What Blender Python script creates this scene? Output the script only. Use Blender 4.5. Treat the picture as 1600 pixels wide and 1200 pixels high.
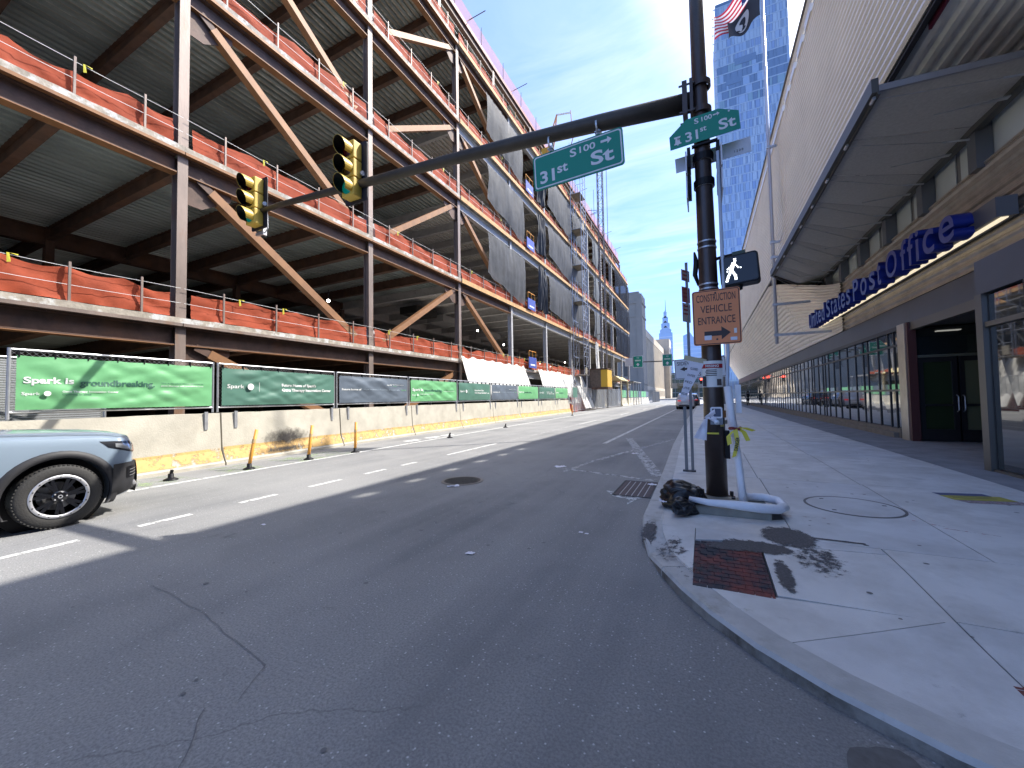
import bpy, bmesh, math, random
from math import radians, sin, cos, pi, hypot, atan2, exp
from mathutils import Vector, Matrix, noise
random.seed(7)
for o in list(bpy.data.objects): bpy.data.objects.remove(o)
S = bpy.context.scene
COL = S.collection

# ------------------------------------------------------------------ camera, sky, sun, exposure
YAW, PIT, ROL = radians(26.2), radians(2.1), radians(.95)
F = Vector((-sin(YAW)*cos(PIT), cos(YAW)*cos(PIT), sin(PIT)))
R0 = Vector((cos(YAW), sin(YAW), 0)); U0 = R0.cross(F)
RR = R0*cos(ROL)-U0*sin(ROL); UU = U0*cos(ROL)+R0*sin(ROL)
cd = bpy.data.cameras.new('camera'); cam = bpy.data.objects.new('camera', cd); COL.objects.link(cam)
cd.sensor_width = 36; cd.lens = 612/1600*36; cd.clip_start = .05; cd.clip_end = 6000
M = Matrix((RR, UU, -F)).transposed().to_4x4(); M.translation = Vector((0, 0, 1.5)); cam.matrix_world = M
S.camera = cam

SUN = Vector((.615, .64, 1)).normalized()
sl = bpy.data.lights.new('sun', 'SUN'); sl.energy = 3.05; sl.angle = radians(.6); sl.color = (1, .95, .87)
so = bpy.data.objects.new('sun', sl); COL.objects.link(so)
so.rotation_euler = SUN.to_track_quat('Z', 'Y').to_euler(); so.location = (0, 0, 60)

W = bpy.data.worlds.new('World'); S.world = W; W.use_nodes = True
wt = W.node_tree; wt.nodes.clear()
def wn(t, **k):
    n = wt.nodes.new(t)
    for a, b in k.items(): setattr(n, a, b)
    return n
wl = wt.links.new
sky = wn('ShaderNodeTexSky', sky_type='NISHITA', sun_disc=False, sun_elevation=math.asin(SUN.z),
         sun_rotation=atan2(SUN.x, SUN.y), altitude=50, air_density=1.0, dust_density=.35, ozone_density=3.0)
geo = wn('ShaderNodeNewGeometry')
sep = wn('ShaderNodeSeparateXYZ')
neg = wn('ShaderNodeVectorMath', operation='SCALE'); neg.inputs[3].default_value = -1
wl(geo.outputs['Incoming'], neg.inputs[0]); wl(neg.outputs[0], sep.inputs[0])
mz = wn('ShaderNodeMath', operation='MAXIMUM'); wl(sep.outputs[2], mz.inputs[0]); mz.inputs[1].default_value = .04
dv = wn('ShaderNodeVectorMath', operation='SCALE')
iv = wn('ShaderNodeMath', operation='DIVIDE'); iv.inputs[0].default_value = 1; wl(mz.outputs[0], iv.inputs[1])
wl(neg.outputs[0], dv.inputs[0]); wl(iv.outputs[0], dv.inputs[3])
mp = wn('ShaderNodeMapping'); wl(dv.outputs[0], mp.inputs[0])
mp.inputs['Rotation'].default_value = (0, 0, radians(35)); mp.inputs['Scale'].default_value = (.7, 2.2, 1)
n1 = wn('ShaderNodeTexNoise'); n1.inputs['Scale'].default_value = 1.5; n1.inputs['Detail'].default_value = 9
n1.inputs['Roughness'].default_value = .62; n1.inputs['Distortion'].default_value = .7; wl(mp.outputs[0], n1.inputs[0])
n2 = wn('ShaderNodeTexNoise'); n2.inputs['Scale'].default_value = .55; n2.inputs['Detail'].default_value = 2; wl(dv.outputs[0], n2.inputs[0])
r1 = wn('ShaderNodeMapRange'); wl(n1.outputs[0], r1.inputs[0]); r1.inputs[1].default_value = .4; r1.inputs[2].default_value = .8
r2 = wn('ShaderNodeMapRange'); wl(n2.outputs[0], r2.inputs[0]); r2.inputs[1].default_value = .36; r2.inputs[2].default_value = .6
cm = wn('ShaderNodeMath', operation='MULTIPLY'); wl(r1.outputs[0], cm.inputs[0]); wl(r2.outputs[0], cm.inputs[1])
cm2 = wn('ShaderNodeMath', operation='MULTIPLY'); wl(cm.outputs[0], cm2.inputs[0]); cm2.inputs[1].default_value = .38
mx = wn('ShaderNodeMix', data_type='RGBA'); wl(cm2.outputs[0], mx.inputs[0]); 
hz = wn('ShaderNodeMapRange'); wl(sep.outputs[2], hz.inputs[0]); hz.inputs[1].default_value = 0; hz.inputs[2].default_value = .75
tint = wn('ShaderNodeMix', data_type='RGBA'); wl(hz.outputs[0], tint.inputs[0]); tint.inputs[6].default_value = (.34, .46, .88, 1); tint.inputs[7].default_value = (.98, .95, .97, 1)
mul = wn('ShaderNodeMix', data_type='RGBA', blend_type='MULTIPLY'); mul.inputs[0].default_value = 1; wl(sky.outputs[0], mul.inputs[6]); wl(tint.outputs[2], mul.inputs[7])
wl(mul.outputs[2], mx.inputs[6])
mx.inputs[7].default_value = (4.0, 4.2, 4.6, 1)
dsun = wn('ShaderNodeVectorMath', operation='DOT_PRODUCT'); wl(neg.outputs[0], dsun.inputs[0]); dsun.inputs[1].default_value = SUN
gl = wn('ShaderNodeMapRange', interpolation_type='SMOOTHSTEP'); wl(dsun.outputs['Value'], gl.inputs[0]); gl.inputs[1].default_value = .8; gl.inputs[2].default_value = 1.0; gl.inputs[4].default_value = .62
mx2 = wn('ShaderNodeMix', data_type='RGBA'); wl(gl.outputs[0], mx2.inputs[0]); wl(mx.outputs[2], mx2.inputs[6]); mx2.inputs[7].default_value = (17, 16, 14.6, 1)   # bright haze round the sun
bg = wn('ShaderNodeBackground'); bg.inputs[1].default_value = .15; wl(mx2.outputs[2], bg.inputs[0])
wo = wn('ShaderNodeOutputWorld'); wl(bg.outputs[0], wo.inputs[0])
S.view_settings.view_transform = 'Standard'; S.view_settings.look = 'None'
S.view_settings.exposure = 1.45; S.view_settings.gamma = 1; S.view_settings.use_curve_mapping = False
S.render.engine = 'CYCLES'
S.cycles.max_bounces = 7; S.cycles.diffuse_bounces = 4; S.cycles.glossy_bounces = 4
S.cycles.transparent_max_bounces = 12; S.cycles.caustics_reflective = False; S.cycles.caustics_refractive = False
S.cycles.use_denoising = True; S.cycles.sample_clamp_indirect = 4

# ------------------------------------------------------------------ materials
MATS = {}
def mat(name, col, rough=.7, metal=0, var=0, vscale=3, bump=0, bscale=40, col2=None, alpha=1, emit=0, spec=.5,
        coat=0, stretch=(1, 1, 1), trans=0, hi=None, hiscale=1, hith=(.55, .7), obj=False):
    if name in MATS: return MATS[name]
    m = bpy.data.materials.new(name); m.use_nodes = True; t = m.node_tree
    b = t.nodes['Principled BSDF']; out = t.nodes['Material Output']; L = t.links.new
    c = (*col, 1)
    b.inputs['Base Color'].default_value = c; b.inputs['Roughness'].default_value = rough
    b.inputs['Metallic'].default_value = metal; b.inputs['Specular IOR Level'].default_value = spec
    b.inputs['Coat Weight'].default_value = coat; b.inputs['Coat Roughness'].default_value = .04
    if emit: b.inputs['Emission Color'].default_value = c; b.inputs['Emission Strength'].default_value = emit
    if var or bump or hi or alpha < 1:
        tc = t.nodes.new('ShaderNodeTexCoord'); ma = t.nodes.new('ShaderNodeMapping')
        if obj: L(tc.outputs['Object'], ma.inputs[0])
        else:
            g = t.nodes.new('ShaderNodeNewGeometry'); L(g.outputs['Position'], ma.inputs[0])
        ma.inputs['Scale'].default_value = stretch
    cur = None
    def noi(sc, det=5, ro=.6):
        n = t.nodes.new('ShaderNodeTexNoise'); n.inputs['Scale'].default_value = sc
        n.inputs['Detail'].default_value = det; n.inputs['Roughness'].default_value = ro; L(ma.outputs[0], n.inputs[0]); return n
    if var:
        n = noi(vscale); r = t.nodes.new('ShaderNodeValToRGB'); L(n.outputs[0], r.inputs[0])
        c2 = col2 or tuple(min(1, x*(1+var)) for x in col); c1 = col if col2 else tuple(x*(1-var) for x in col)
        r.color_ramp.elements[0].position = .32; r.color_ramp.elements[1].position = .68
        r.color_ramp.elements[0].color = (*c1, 1); r.color_ramp.elements[1].color = (*c2, 1)
        cur = r.outputs[0]
    if hi:
        n = noi(hiscale, 7, .65); r = t.nodes.new('ShaderNodeMapRange'); L(n.outputs[0], r.inputs[0])
        r.inputs[1].default_value, r.inputs[2].default_value = hith
        x = t.nodes.new('ShaderNodeMix'); x.data_type = 'RGBA'; L(r.outputs[0], x.inputs[0])
        if cur: L(cur, x.inputs[6])
        else: x.inputs[6].default_value = c
        x.inputs[7].default_value = (*hi, 1); cur = x.outputs[2]
    if cur: L(cur, b.inputs['Base Color'])
    if bump:
        n = noi(bscale, 4); bp = t.nodes.new('ShaderNodeBump'); bp.inputs['Strength'].default_value = min(1, bump)
        bp.inputs['Distance'].default_value = .02 if bscale > 8 else .06
        L(n.outputs[0], bp.inputs['Height']); L(bp.outputs[0], b.inputs['Normal'])
    sh = b.outputs[0]
    if trans:
        tl = t.nodes.new('ShaderNodeBsdfTranslucent'); tl.inputs[0].default_value = c
        if cur: L(cur, tl.inputs[0])
        s = t.nodes.new('ShaderNodeMixShader'); s.inputs[0].default_value = trans; L(sh, s.inputs[1]); L(tl.outputs[0], s.inputs[2]); sh = s.outputs[0]
    if alpha < 1:
        tp = t.nodes.new('ShaderNodeBsdfTransparent'); s = t.nodes.new('ShaderNodeMixShader'); s.inputs[0].default_value = alpha
        L(tp.outputs[0], s.inputs[1]); L(sh, s.inputs[2]); sh = s.outputs[0]
    L(sh, out.inputs[0]); MATS[name] = m; return m

def worn_paint(name, col, th=(.42, .55), scale=9):
    """road paint worn through in places to whatever it was painted on"""
    m = mat(name, col, .75, var=.12, vscale=12); t = m.node_tree; L = t.links.new; out = t.nodes['Material Output']
    src = out.inputs[0].links[0].from_socket
    g = t.nodes.new('ShaderNodeNewGeometry'); n = t.nodes.new('ShaderNodeTexNoise'); n.inputs['Scale'].default_value = scale
    n.inputs['Detail'].default_value = 9; n.inputs['Roughness'].default_value = .75; L(g.outputs['Position'], n.inputs[0])
    r = t.nodes.new('ShaderNodeMapRange'); L(n.outputs[0], r.inputs[0]); r.inputs[1].default_value, r.inputs[2].default_value = th
    tp = t.nodes.new('ShaderNodeBsdfTransparent'); s = t.nodes.new('ShaderNodeMixShader')
    L(r.outputs[0], s.inputs[0]); L(tp.outputs[0], s.inputs[1]); L(src, s.inputs[2]); L(s.outputs[0], out.inputs[0]); return m

def asphalt():
    m = bpy.data.materials.new('asphalt'); m.use_nodes = True; t = m.node_tree; L = t.links.new
    b = t.nodes['Principled BSDF']; g = t.nodes.new('ShaderNodeNewGeometry'); P = g.outputs['Position']
    def noi(sc, det=5, ro=.6, vec=P):
        n = t.nodes.new('ShaderNodeTexNoise'); n.inputs['Scale'].default_value = sc; n.inputs['Detail'].default_value = det
        n.inputs['Roughness'].default_value = ro; L(vec, n.inputs[0]); return n.outputs[0]
    def rng(x, a, bb, c=0, d=1):
        r = t.nodes.new('ShaderNodeMapRange'); L(x, r.inputs[0])
        for i, v in enumerate((a, bb, c, d)): r.inputs[i+1].default_value = v
        return r.outputs[0]
    def mix(f, a, c, mode='MIX'):
        x = t.nodes.new('ShaderNodeMix'); x.data_type = 'RGBA'; x.blend_type = mode; L(f, x.inputs[0])
        if isinstance(a, tuple): x.inputs[6].default_value = (*a, 1)
        else: L(a, x.inputs[6])
        if isinstance(c, tuple): x.inputs[7].default_value = (*c, 1)
        else: L(c, x.inputs[7])
        return x.outputs[2]
    c = mix(rng(noi(.35, 6), .38, .62), (.175, .178, .182), (.29, .289, .286))
    mp = t.nodes.new('ShaderNodeMapping'); L(P, mp.inputs[0]); mp.inputs['Scale'].default_value = (1.3, .06, 1)
    c = mix(rng(noi(1, 4, .6, mp.outputs[0]), .42, .68, 0, .65), c, (.34, .335, .322))      # wheel-polished streaks along the lanes
    c = mix(rng(noi(70, 3, .7), .4, .62, 0, .6), c, (.13, .132, .136))                      # fine aggregate
    v = t.nodes.new('ShaderNodeTexVoronoi'); v.inputs['Scale'].default_value = 42; L(P, v.inputs[0])
    vs = t.nodes.new('ShaderNodeSeparateColor'); L(v.outputs['Color'], vs.inputs[0])
    dd = rng(v.outputs['Distance'], .16, .26, 1, 0); pick = rng(vs.outputs[0], .8, .86)
    mm = t.nodes.new('ShaderNodeMath'); mm.operation = 'MULTIPLY'; L(dd, mm.inputs[0]); L(pick, mm.inputs[1])
    c = mix(mm.outputs[0], c, (.5, .5, .5))                                             # pale stones
    c = mix(rng(noi(1.7, 8, .7), .63, .72, 0, .7), c, (.11, .112, .117))                   # oil and gum marks
    v2 = t.nodes.new('ShaderNodeTexVoronoi'); v2.feature = 'DISTANCE_TO_EDGE'; v2.inputs['Scale'].default_value = .22
    wv = t.nodes.new('ShaderNodeVectorMath'); wv.operation = 'ADD'
    nn = t.nodes.new('ShaderNodeTexNoise'); nn.inputs['Scale'].default_value = 1.5; nn.inputs['Detail'].default_value = 6; L(P, nn.inputs[0])
    sc = t.nodes.new('ShaderNodeVectorMath'); sc.operation = 'SCALE'; sc.inputs[3].default_value = .55; L(nn.outputs['Color'], sc.inputs[0])
    L(P, wv.inputs[0]); L(sc.outputs[0], wv.inputs[1]); L(wv.outputs[0], v2.inputs[0])
    ck = rng(v2.outputs[0], .0004, .0015, .3, 0)
    m3 = t.nodes.new('ShaderNodeMath'); m3.operation = 'MULTIPLY'; L(ck, m3.inputs[0]); L(rng(noi(.5, 3), .48, .56), m3.inputs[1])
    c = mix(m3.outputs[0], c, (.03, .03, .033))                                            # cracks
    L(c, b.inputs['Base Color']); b.inputs['Roughness'].default_value = .82
    bp = t.nodes.new('ShaderNodeBump'); bp.inputs['Strength'].default_value = .5; bp.inputs['Distance'].default_value = .012
    L(noi(95, 3, .7), bp.inputs['Height']); L(bp.outputs[0], b.inputs['Normal']); return m

def concrete(name, base, stain, crack=False, sc=1.0):
    return mat(name, base, .85, var=.09, vscale=1.3*sc, bump=.25, bscale=120, hi=stain, hiscale=2.3*sc, hith=(.42, .66))

M_ASPH = asphalt()
M_WALK = concrete('sidewalk_concrete', (.68, .67, .645), (.55, .535, .505))
M_JOINT = mat('joint_dirt', (.07, .065, .06), .95)
M_CURB = mat('curb_granite', (.47, .465, .45), .8, var=.12, vscale=6, bump=.3, bscale=60, hi=(.34, .32, .28), hiscale=4)
M_CURBD = mat('curb_face_dirty', (.24, .225, .2), .85, var=.25, vscale=7, bump=.4, bscale=30, hi=(.1, .09, .075), hiscale=5, hith=(.45, .65))
M_BRICKR = mat('red_brick_paver', (.2, .055, .045), .85, var=.3, vscale=30, bump=.5, bscale=90, hi=(.045, .045, .055), hiscale=3, hith=(.44, .6))
M_WHITE = worn_paint('white_road_paint', (.62, .62, .6), (.37, .5))
M_FADED = worn_paint('faded_road_paint', (.46, .46, .46), (.4, .56))
M_GREENP = worn_paint('green_lane_paint', (.3, .4, .2), (.48, .72), 3)
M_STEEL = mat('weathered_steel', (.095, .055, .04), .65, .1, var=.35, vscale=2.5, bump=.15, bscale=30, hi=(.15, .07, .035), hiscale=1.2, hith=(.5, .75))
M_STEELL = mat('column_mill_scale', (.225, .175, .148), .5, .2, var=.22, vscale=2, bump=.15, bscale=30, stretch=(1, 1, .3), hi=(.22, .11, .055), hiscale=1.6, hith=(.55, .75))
M_RUSTL = mat('fresh_rust_steel', (.25, .12, .05), .6, .1, var=.2, vscale=2.2, bump=.1, bscale=30, hi=(.2, .1, .06), hiscale=3, hith=(.55, .8))
M_FIRE = mat('fireproofed_grey', (.42, .42, .42), .9, var=.12, vscale=4, bump=.6, bscale=18, hi=(.3, .3, .3), hiscale=2)
M_DECK = mat('galvanised_deck', (.36, .42, .415), .38, .5, var=.3, vscale=.8, stretch=(1, .15, 1))
M_DECKF = mat('fireproofed_deck', (.5, .5, .48), .95, var=.12, vscale=1.5, bump=.5, bscale=10)
M_SLAB = mat('slab_edge_concrete', (.42, .37, .3), .9, var=.25, vscale=5, bump=.5, bscale=12, hi=(.6, .6, .57), hiscale=2.5, hith=(.5, .6))
M_TIMBER = mat('edge_timber', (.5, .3, .13), .75, var=.2, vscale=3)
M_ORANGE = mat('orange_debris_net', (.45, .085, .035), .8, var=.16, vscale=2, bump=.3, bscale=9, trans=.35, alpha=.93)
M_PINK = mat('pink_sheer_net', (.75, .32, .3), .8, alpha=.55, trans=.5)
M_BLACKN = mat('dark_scaffold_net', (.065, .07, .078), .7, var=.25, vscale=1.4, bump=.5, bscale=3, alpha=.86, trans=.2)
M_BLACKC = mat('black_bunched_net', (.02, .022, .026), .6, var=.3, vscale=3)
M_TARP = mat('white_tarp', (.74, .73, .69), .6, var=.07, vscale=2, bump=.4, bscale=4, trans=.15)
M_GALV = mat('galvanised_tube', (.5, .51, .53), .4, .7, var=.15, vscale=6)
M_BARR = mat('barrier_concrete', (.46, .43, .36), .88, var=.14, vscale=1.6, bump=.3, bscale=30, hi=(.37, .34, .28), hiscale=1.4, hith=(.5, .75))
M_YELLB = worn_paint('yellow_barrier_paint', (.54, .34, .12), (.4, .5), 4)
M_BURN = worn_paint('soot_smudge', (.045, .042, .04), (.36, .66), 3)
M_GREEN = mat('bright_green_vinyl', (.165, .44, .2), .45, var=.07, vscale=2, bump=.12, bscale=1.6, trans=.12)
M_DGREEN = mat('dark_green_vinyl', (.08, .185, .14), .5, var=.1, vscale=2, bump=.12, bscale=1.6, trans=.1)
M_NAVY = mat('slate_blue_vinyl', (.12, .15, .19), .5, var=.1, vscale=2, bump=.12, bscale=1.6, trans=.1)
M_WTEXT = mat('white_print', (.75, .76, .74), .5)
M_GTEXT = mat('grey_green_print', (.04, .13, .09), .5)
M_SIGNG = mat('green_sign_sheeting', (.004, .25, .17), .35, spec=.4)
M_SIGNW = mat('white_sign_sheeting', (.72, .74, .78), .4)
M_POLE = mat('brown_pole_paint', (.05, .035, .031), .38, .25, var=.3, vscale=3, bump=.2, bscale=60, coat=.2)
M_BLACK = mat('black_plastic', (.006, .006, .008), .5, spec=.25)
M_YEL = mat('signal_yellow', (.62, .43, .07), .45, var=.08, vscale=5)
M_SIGNO = mat('orange_sign_sheeting', (.78, .27, .1), .5, var=.05, vscale=3)
M_SIGNBK = mat('sign_black_print', (.03, .018, .015), .5)
M_SIGNP = mat('pale_sign_back', (.55, .56, .6), .4, .3)
M_ALU = mat('ribbed_aluminium', (.86, .8, .72), .42, .4, var=.06, vscale=1.1, stretch=(1, .6, 1))
M_ALUB = mat('brown_ribbed_cladding', (.43, .37, .3), .4, .6, var=.25, vscale=1.6)
M_MESH = mat('canopy_mesh_panel', (.5, .48, .45), .6, .2, var=.1, vscale=20)
M_DKFRAME = mat('dark_window_frame', (.035, .036, .04), .4, .5)
M_GFRAME = mat('grey_window_frame', (.15, .145, .135), .4, .6)
M_FASCIA = mat('blue_grey_fascia', (.095, .105, .13), .4, .4, var=.1, vscale=.7)
M_GLASS = mat('dark_reflective_glass', (.02, .027, .03), .02, 0, spec=1.0, coat=1)
M_CLER = mat('clerestory_glass', (.62, .66, .64), .15, 0, spec=.8)
M_SSTEEL = mat('brushed_stainless', (.55, .5, .42), .33, .9, var=.12, vscale=2)
M_BLUEL = mat('blue_letter', (.012, .028, .25), .4, spec=.5)
M_BLUELF = mat('blue_letter_face', (.03, .05, .27), .3)
M_LAMP = mat('warm_strip_lamp', (1, .86, .6), .5, emit=.35)
M_BULB = mat('site_bulb', (1, .97, .9), .5, emit=12)
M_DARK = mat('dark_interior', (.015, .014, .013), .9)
M_GREY = mat('building_body_grey', (.2, .2, .2), .8)
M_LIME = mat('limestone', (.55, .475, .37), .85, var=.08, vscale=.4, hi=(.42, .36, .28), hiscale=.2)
M_BLUEG = mat('blue_tower_glass', (.09, .2, .42), .06, .55, var=.1, vscale=.05)
M_BAG = mat('black_plastic_bag', (.012, .013, .016), .3, bump=.35, bscale=9)
M_WRAP = mat('white_wrap', (.8, .82, .86), .45, bump=.5, bscale=30)
M_PAPER = mat('paper', (.75, .74, .8), .7, bump=.3, bscale=20)
M_TAPE = mat('caution_tape_yellow', (.7, .62, .06), .45)
M_IRON = mat('cast_iron', (.07, .068, .065), .6, .5, var=.2, vscale=15, bump=.5, bscale=50)
M_ORBOL = mat('orange_delineator', (.75, .33, .05), .5, var=.1, vscale=8)
M_BLUEGATE = mat('blue_gate_panel', (.05, .08, .32), .5)
M_CHAIN = mat('chain_link_far', (.5, .52, .54), .5, .5, alpha=.38)

# ------------------------------------------------------------------ mesh helpers
class MB:
    def __init__(s): s.v = []; s.f = []; s.m = []
    def add(s, vs, fs, mi=0):
        b = len(s.v); s.v += [tuple(x) for x in vs]; s.f += [tuple(b+i for i in f) for f in fs]; s.m += [mi]*len(fs); return s
    def box(s, x0, x1, y0, y1, z0, z1, mi=0):
        return s.add([(x0,y0,z0),(x1,y0,z0),(x1,y1,z0),(x0,y1,z0),(x0,y0,z1),(x1,y0,z1),(x1,y1,z1),(x0,y1,z1)],
                     [(0,3,2,1),(4,5,6,7),(0,1,5,4),(1,2,6,5),(2,3,7,6),(3,0,4,7)], mi)
    def obox(s, p0, p1, w, h, up=(0,0,1), off=(0,0), mi=0):
        """bar from p0 to p1, w across, h along up; off shifts (across, up)"""
        p0 = Vector(p0); p1 = Vector(p1); d = (p1-p0).normalized(); sd = d.cross(Vector(up)).normalized(); u = sd.cross(d)
        vs = []
        for p in (p0, p1):
            for a, b in ((-1,-1),(1,-1),(1,1),(-1,1)): vs.append(p+sd*(a*w/2+off[0])+u*(b*h/2+off[1]))
        return s.add(vs, [(0,1,2,3),(7,6,5,4),(0,4,5,1),(1,5,6,2),(2,6,7,3),(3,7,4,0)], mi)
    def ibeam(s, p0, p1, h, w, tf=.03, tw=.02, up=(0,0,1)):
        s.obox(p0, p1, w, tf, up, (0, h/2-tf/2)); s.obox(p0, p1, w, tf, up, (0, -h/2+tf/2)); s.obox(p0, p1, tw, h-2*tf, up); return s
    def tube(s, pts, r, n=8, cap=True, mi=0):
        pts = [Vector(p) for p in pts]; k = len(pts); rs = r if isinstance(r, (list, tuple)) else [r]*k
        vs = []; prev = None
        for i, p in enumerate(pts):
            d = (pts[min(i+1, k-1)]-pts[max(i-1, 0)]).normalized()
            if prev is None: a = d.orthogonal().normalized()
            else: a = (prev-d*prev.dot(d)).normalized()
            prev = a; b = d.cross(a)
            for j in range(n): th = 2*pi*j/n; vs.append(p+(a*cos(th)+b*sin(th))*rs[i])
        fs = [(i*n+j, i*n+(j+1)%n, (i+1)*n+(j+1)%n, (i+1)*n+j) for i in range(k-1) for j in range(n)]
        if cap: fs += [tuple(reversed(range(n))), tuple(range((k-1)*n, k*n))]
        return s.add(vs, fs, mi)
    def grid(s, fn, nu, nv, mi=0):
        vs = [fn(i/nu, j/nv) for i in range(nu+1) for j in range(nv+1)]
        return s.add(vs, [(i*(nv+1)+j, (i+1)*(nv+1)+j, (i+1)*(nv+1)+j+1, i*(nv+1)+j+1) for i in range(nu) for j in range(nv)], mi)
    def prism(s, pts, d, mi=0):
        """planar polygon pts pushed along vector d"""
        n = len(pts); d = Vector(d); vs = [Vector(p) for p in pts]; vs += [p+d for p in vs]
        return s.add(vs, [tuple(range(n)), tuple(reversed(range(n, 2*n)))]+[(i, n+i, n+(i+1)%n, (i+1)%n) for i in range(n)], mi)
    def lathe(s, prof, n=24, c=(0,0,0), axis='Z', mi=0):
        vs = []
        for r, z in prof:
            for j in range(n):
                a = 2*pi*j/n
                p = {'Z': (r*cos(a), r*sin(a), z), 'X': (z, r*cos(a), r*sin(a)), 'Y': (r*cos(a), z, r*sin(a))}[axis]
                vs.append((p[0]+c[0], p[1]+c[1], p[2]+c[2]))
        k = len(prof)
        return s.add(vs, [(i*n+j, i*n+(j+1)%n, (i+1)*n+(j+1)%n, (i+1)*n+j) for i in range(k-1) for j in range(n)], mi)
    def mesh(s, name, mats, smooth=False):
        me = bpy.data.meshes.new(name); me.from_pydata(s.v, [], s.f)
        for m in (mats if isinstance(mats, (list, tuple)) else [mats]): me.materials.append(m)
        if any(s.m): me.polygons.foreach_set('material_index', s.m)
        bm = bmesh.new(); bm.from_mesh(me); bmesh.ops.recalc_face_normals(bm, faces=bm.faces); bm.to_mesh(me); bm.free()
        if smooth:
            me.polygons.foreach_set('use_smooth', [True]*len(me.polygons))
        me.update(); return me
    def build(s, name, mats, parent=None, smooth=False, **k):
        return link(name, s.mesh(name, mats, smooth), parent, **k)

def link(name, me, parent=None, loc=None, rot=None, bevel=0, autosm=False):
    o = bpy.data.objects.new(name, me); COL.objects.link(o)
    if parent: o.parent = parent
    if loc: o.location = loc
    if rot: o.rotation_euler = rot
    if bevel:
        b = o.modifiers.new('bevel', 'BEVEL'); b.width = bevel; b.segments = 2; b.limit_method = 'ANGLE'
    return o
def thing(name, label, cat, loc=(0,0,0), rz=0, group=None):
    o = bpy.data.objects.new(name, None); COL.objects.link(o); o.location = loc; o.rotation_euler = (0, 0, rz)
    return tag(o, label, cat, group)
def tag(o, label, cat, group=None):
    o['label'] = label; o['category'] = cat
    if group: o['group'] = group
    return o
def struct(o, label=None):
    o['kind'] = 'structure'
    if label: o['label'] = label
    return o
def stuff(o, label=None, cat=None):
    o['kind'] = 'stuff'
    if label: o['label'] = label
    if cat: o['category'] = cat
    return o
TXT = {}
def text(s, m, width, height, loc, rot=(pi/2, 0, 0), parent=None, depth=.002, bold=.0, name='lettering', track=1.0, face=None):
    """flat raised lettering fitted to width x height (height = the tallest glyph), centred on loc"""
    key = (s, bold, track)
    if key not in TXT:
        c = bpy.data.curves.new('t', 'FONT'); c.body = s; c.size = 1; c.offset = bold; c.space_character = track
        c.align_x = 'CENTER'; c.resolution_u = 4; c.extrude = .5
        o = bpy.data.objects.new('t', c); COL.objects.link(o)
        me = bpy.data.meshes.new_from_object(o.evaluated_get(bpy.context.evaluated_depsgraph_get()))
        bpy.data.objects.remove(o); TXT[key] = me
    me = TXT[key].copy(); me.name = name
    xs = [v.co.x for v in me.vertices]; ys = [v.co.y for v in me.vertices]
    sx = width/(max(xs)-min(xs)); sy = height/(max(ys)-min(ys)); cx = (max(xs)+min(xs))/2; cy = (max(ys)+min(ys))/2
    for v in me.vertices: v.co = ((v.co.x-cx)*sx, (v.co.y-cy)*sy, v.co.z*depth)
    me.materials.clear(); me.materials.append(m)
    if face:
        me.materials.append(face)
        for p in me.polygons:
            if abs(p.normal.z) > .9: p.material_index = 1
    return link(name, me, parent, loc, rot)
def N(x, y=0, z=0): return noise.noise(Vector((x, y, z)))
def smooth(a, b, x): t = max(0, min(1, (x-a)/(b-a))); return t*t*(3-2*t)
ORD = ['first','second','third','fourth','fifth','sixth','seventh','eighth','ninth','tenth','eleventh','twelfth','thirteenth','fourteenth']
# ------------------------------------------------------------------ ground, road, sidewalk, kerb
struct(MB().add([(-900,-300,0),(900,-300,0),(900,3000,0),(-900,3000,0)], [(0,1,2,3)]).build('road', M_ASPH), 'worn grey asphalt roadway between the building site and the sidewalk')
struct(MB().add([(-60,-12,.006),(-11.9,-12,.006),(-12.6,110,.006),(-60,110,.006)], [(0,1,2,3)]).build('site_ground', mat('site_dirt', (.2,.17,.13), .95, var=.25, vscale=1)), 'brown dirt of the building site behind the barriers')

CURB = [(-1.15,110),(-1.05,40),(-.96,21.5),(-.85,12),(-.74,8),(-.71,6.7),(-.69,5.4),(-.68,4.7),(-.62,4.25),(-.52,3.85),(-.36,3.4),
        (-.2,3.05),(-.02,2.78),(.2,2.52),(.48,2.28),(.8,2.08),(1.2,1.92),(2.0,1.75),(4,1.6),(14,1.5)]
def resample(P, st):
    out = [P[0]]
    for a, b in zip(P, P[1:]):
        n = max(1, round(hypot(b[0]-a[0], b[1]-a[1])/st))
        out += [(a[0]+(b[0]-a[0])*i/n, a[1]+(b[1]-a[1])*i/n) for i in range(1, n+1)]
    return out
def low(y): return .07*(1-smooth(2.7, 4.4, y))
CURB = [(x*(1+.75*low(y)), y*(1+.75*low(y))) for x, y in CURB]
def wz(x, y): return .15-low(y)-.115*exp(-(((x+.62)/.4)**2+((y-3.9)/.42)**2))
CP = resample(CURB, .28)
CI = []
for i, p in enumerate(CP):
    a = CP[max(0, i-1)]; b = CP[min(len(CP)-1, i+1)]; d = hypot(b[0]-a[0], b[1]-a[1])
    CI.append((p[0]-(b[1]-a[1])/d*.2, p[1]+(b[0]-a[0])/d*.2))
kerb = bpy.data.objects.new('kerb', None); COL.objects.link(kerb); struct(kerb, 'pale stone kerb curving round the street corner')
i = 0
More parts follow.
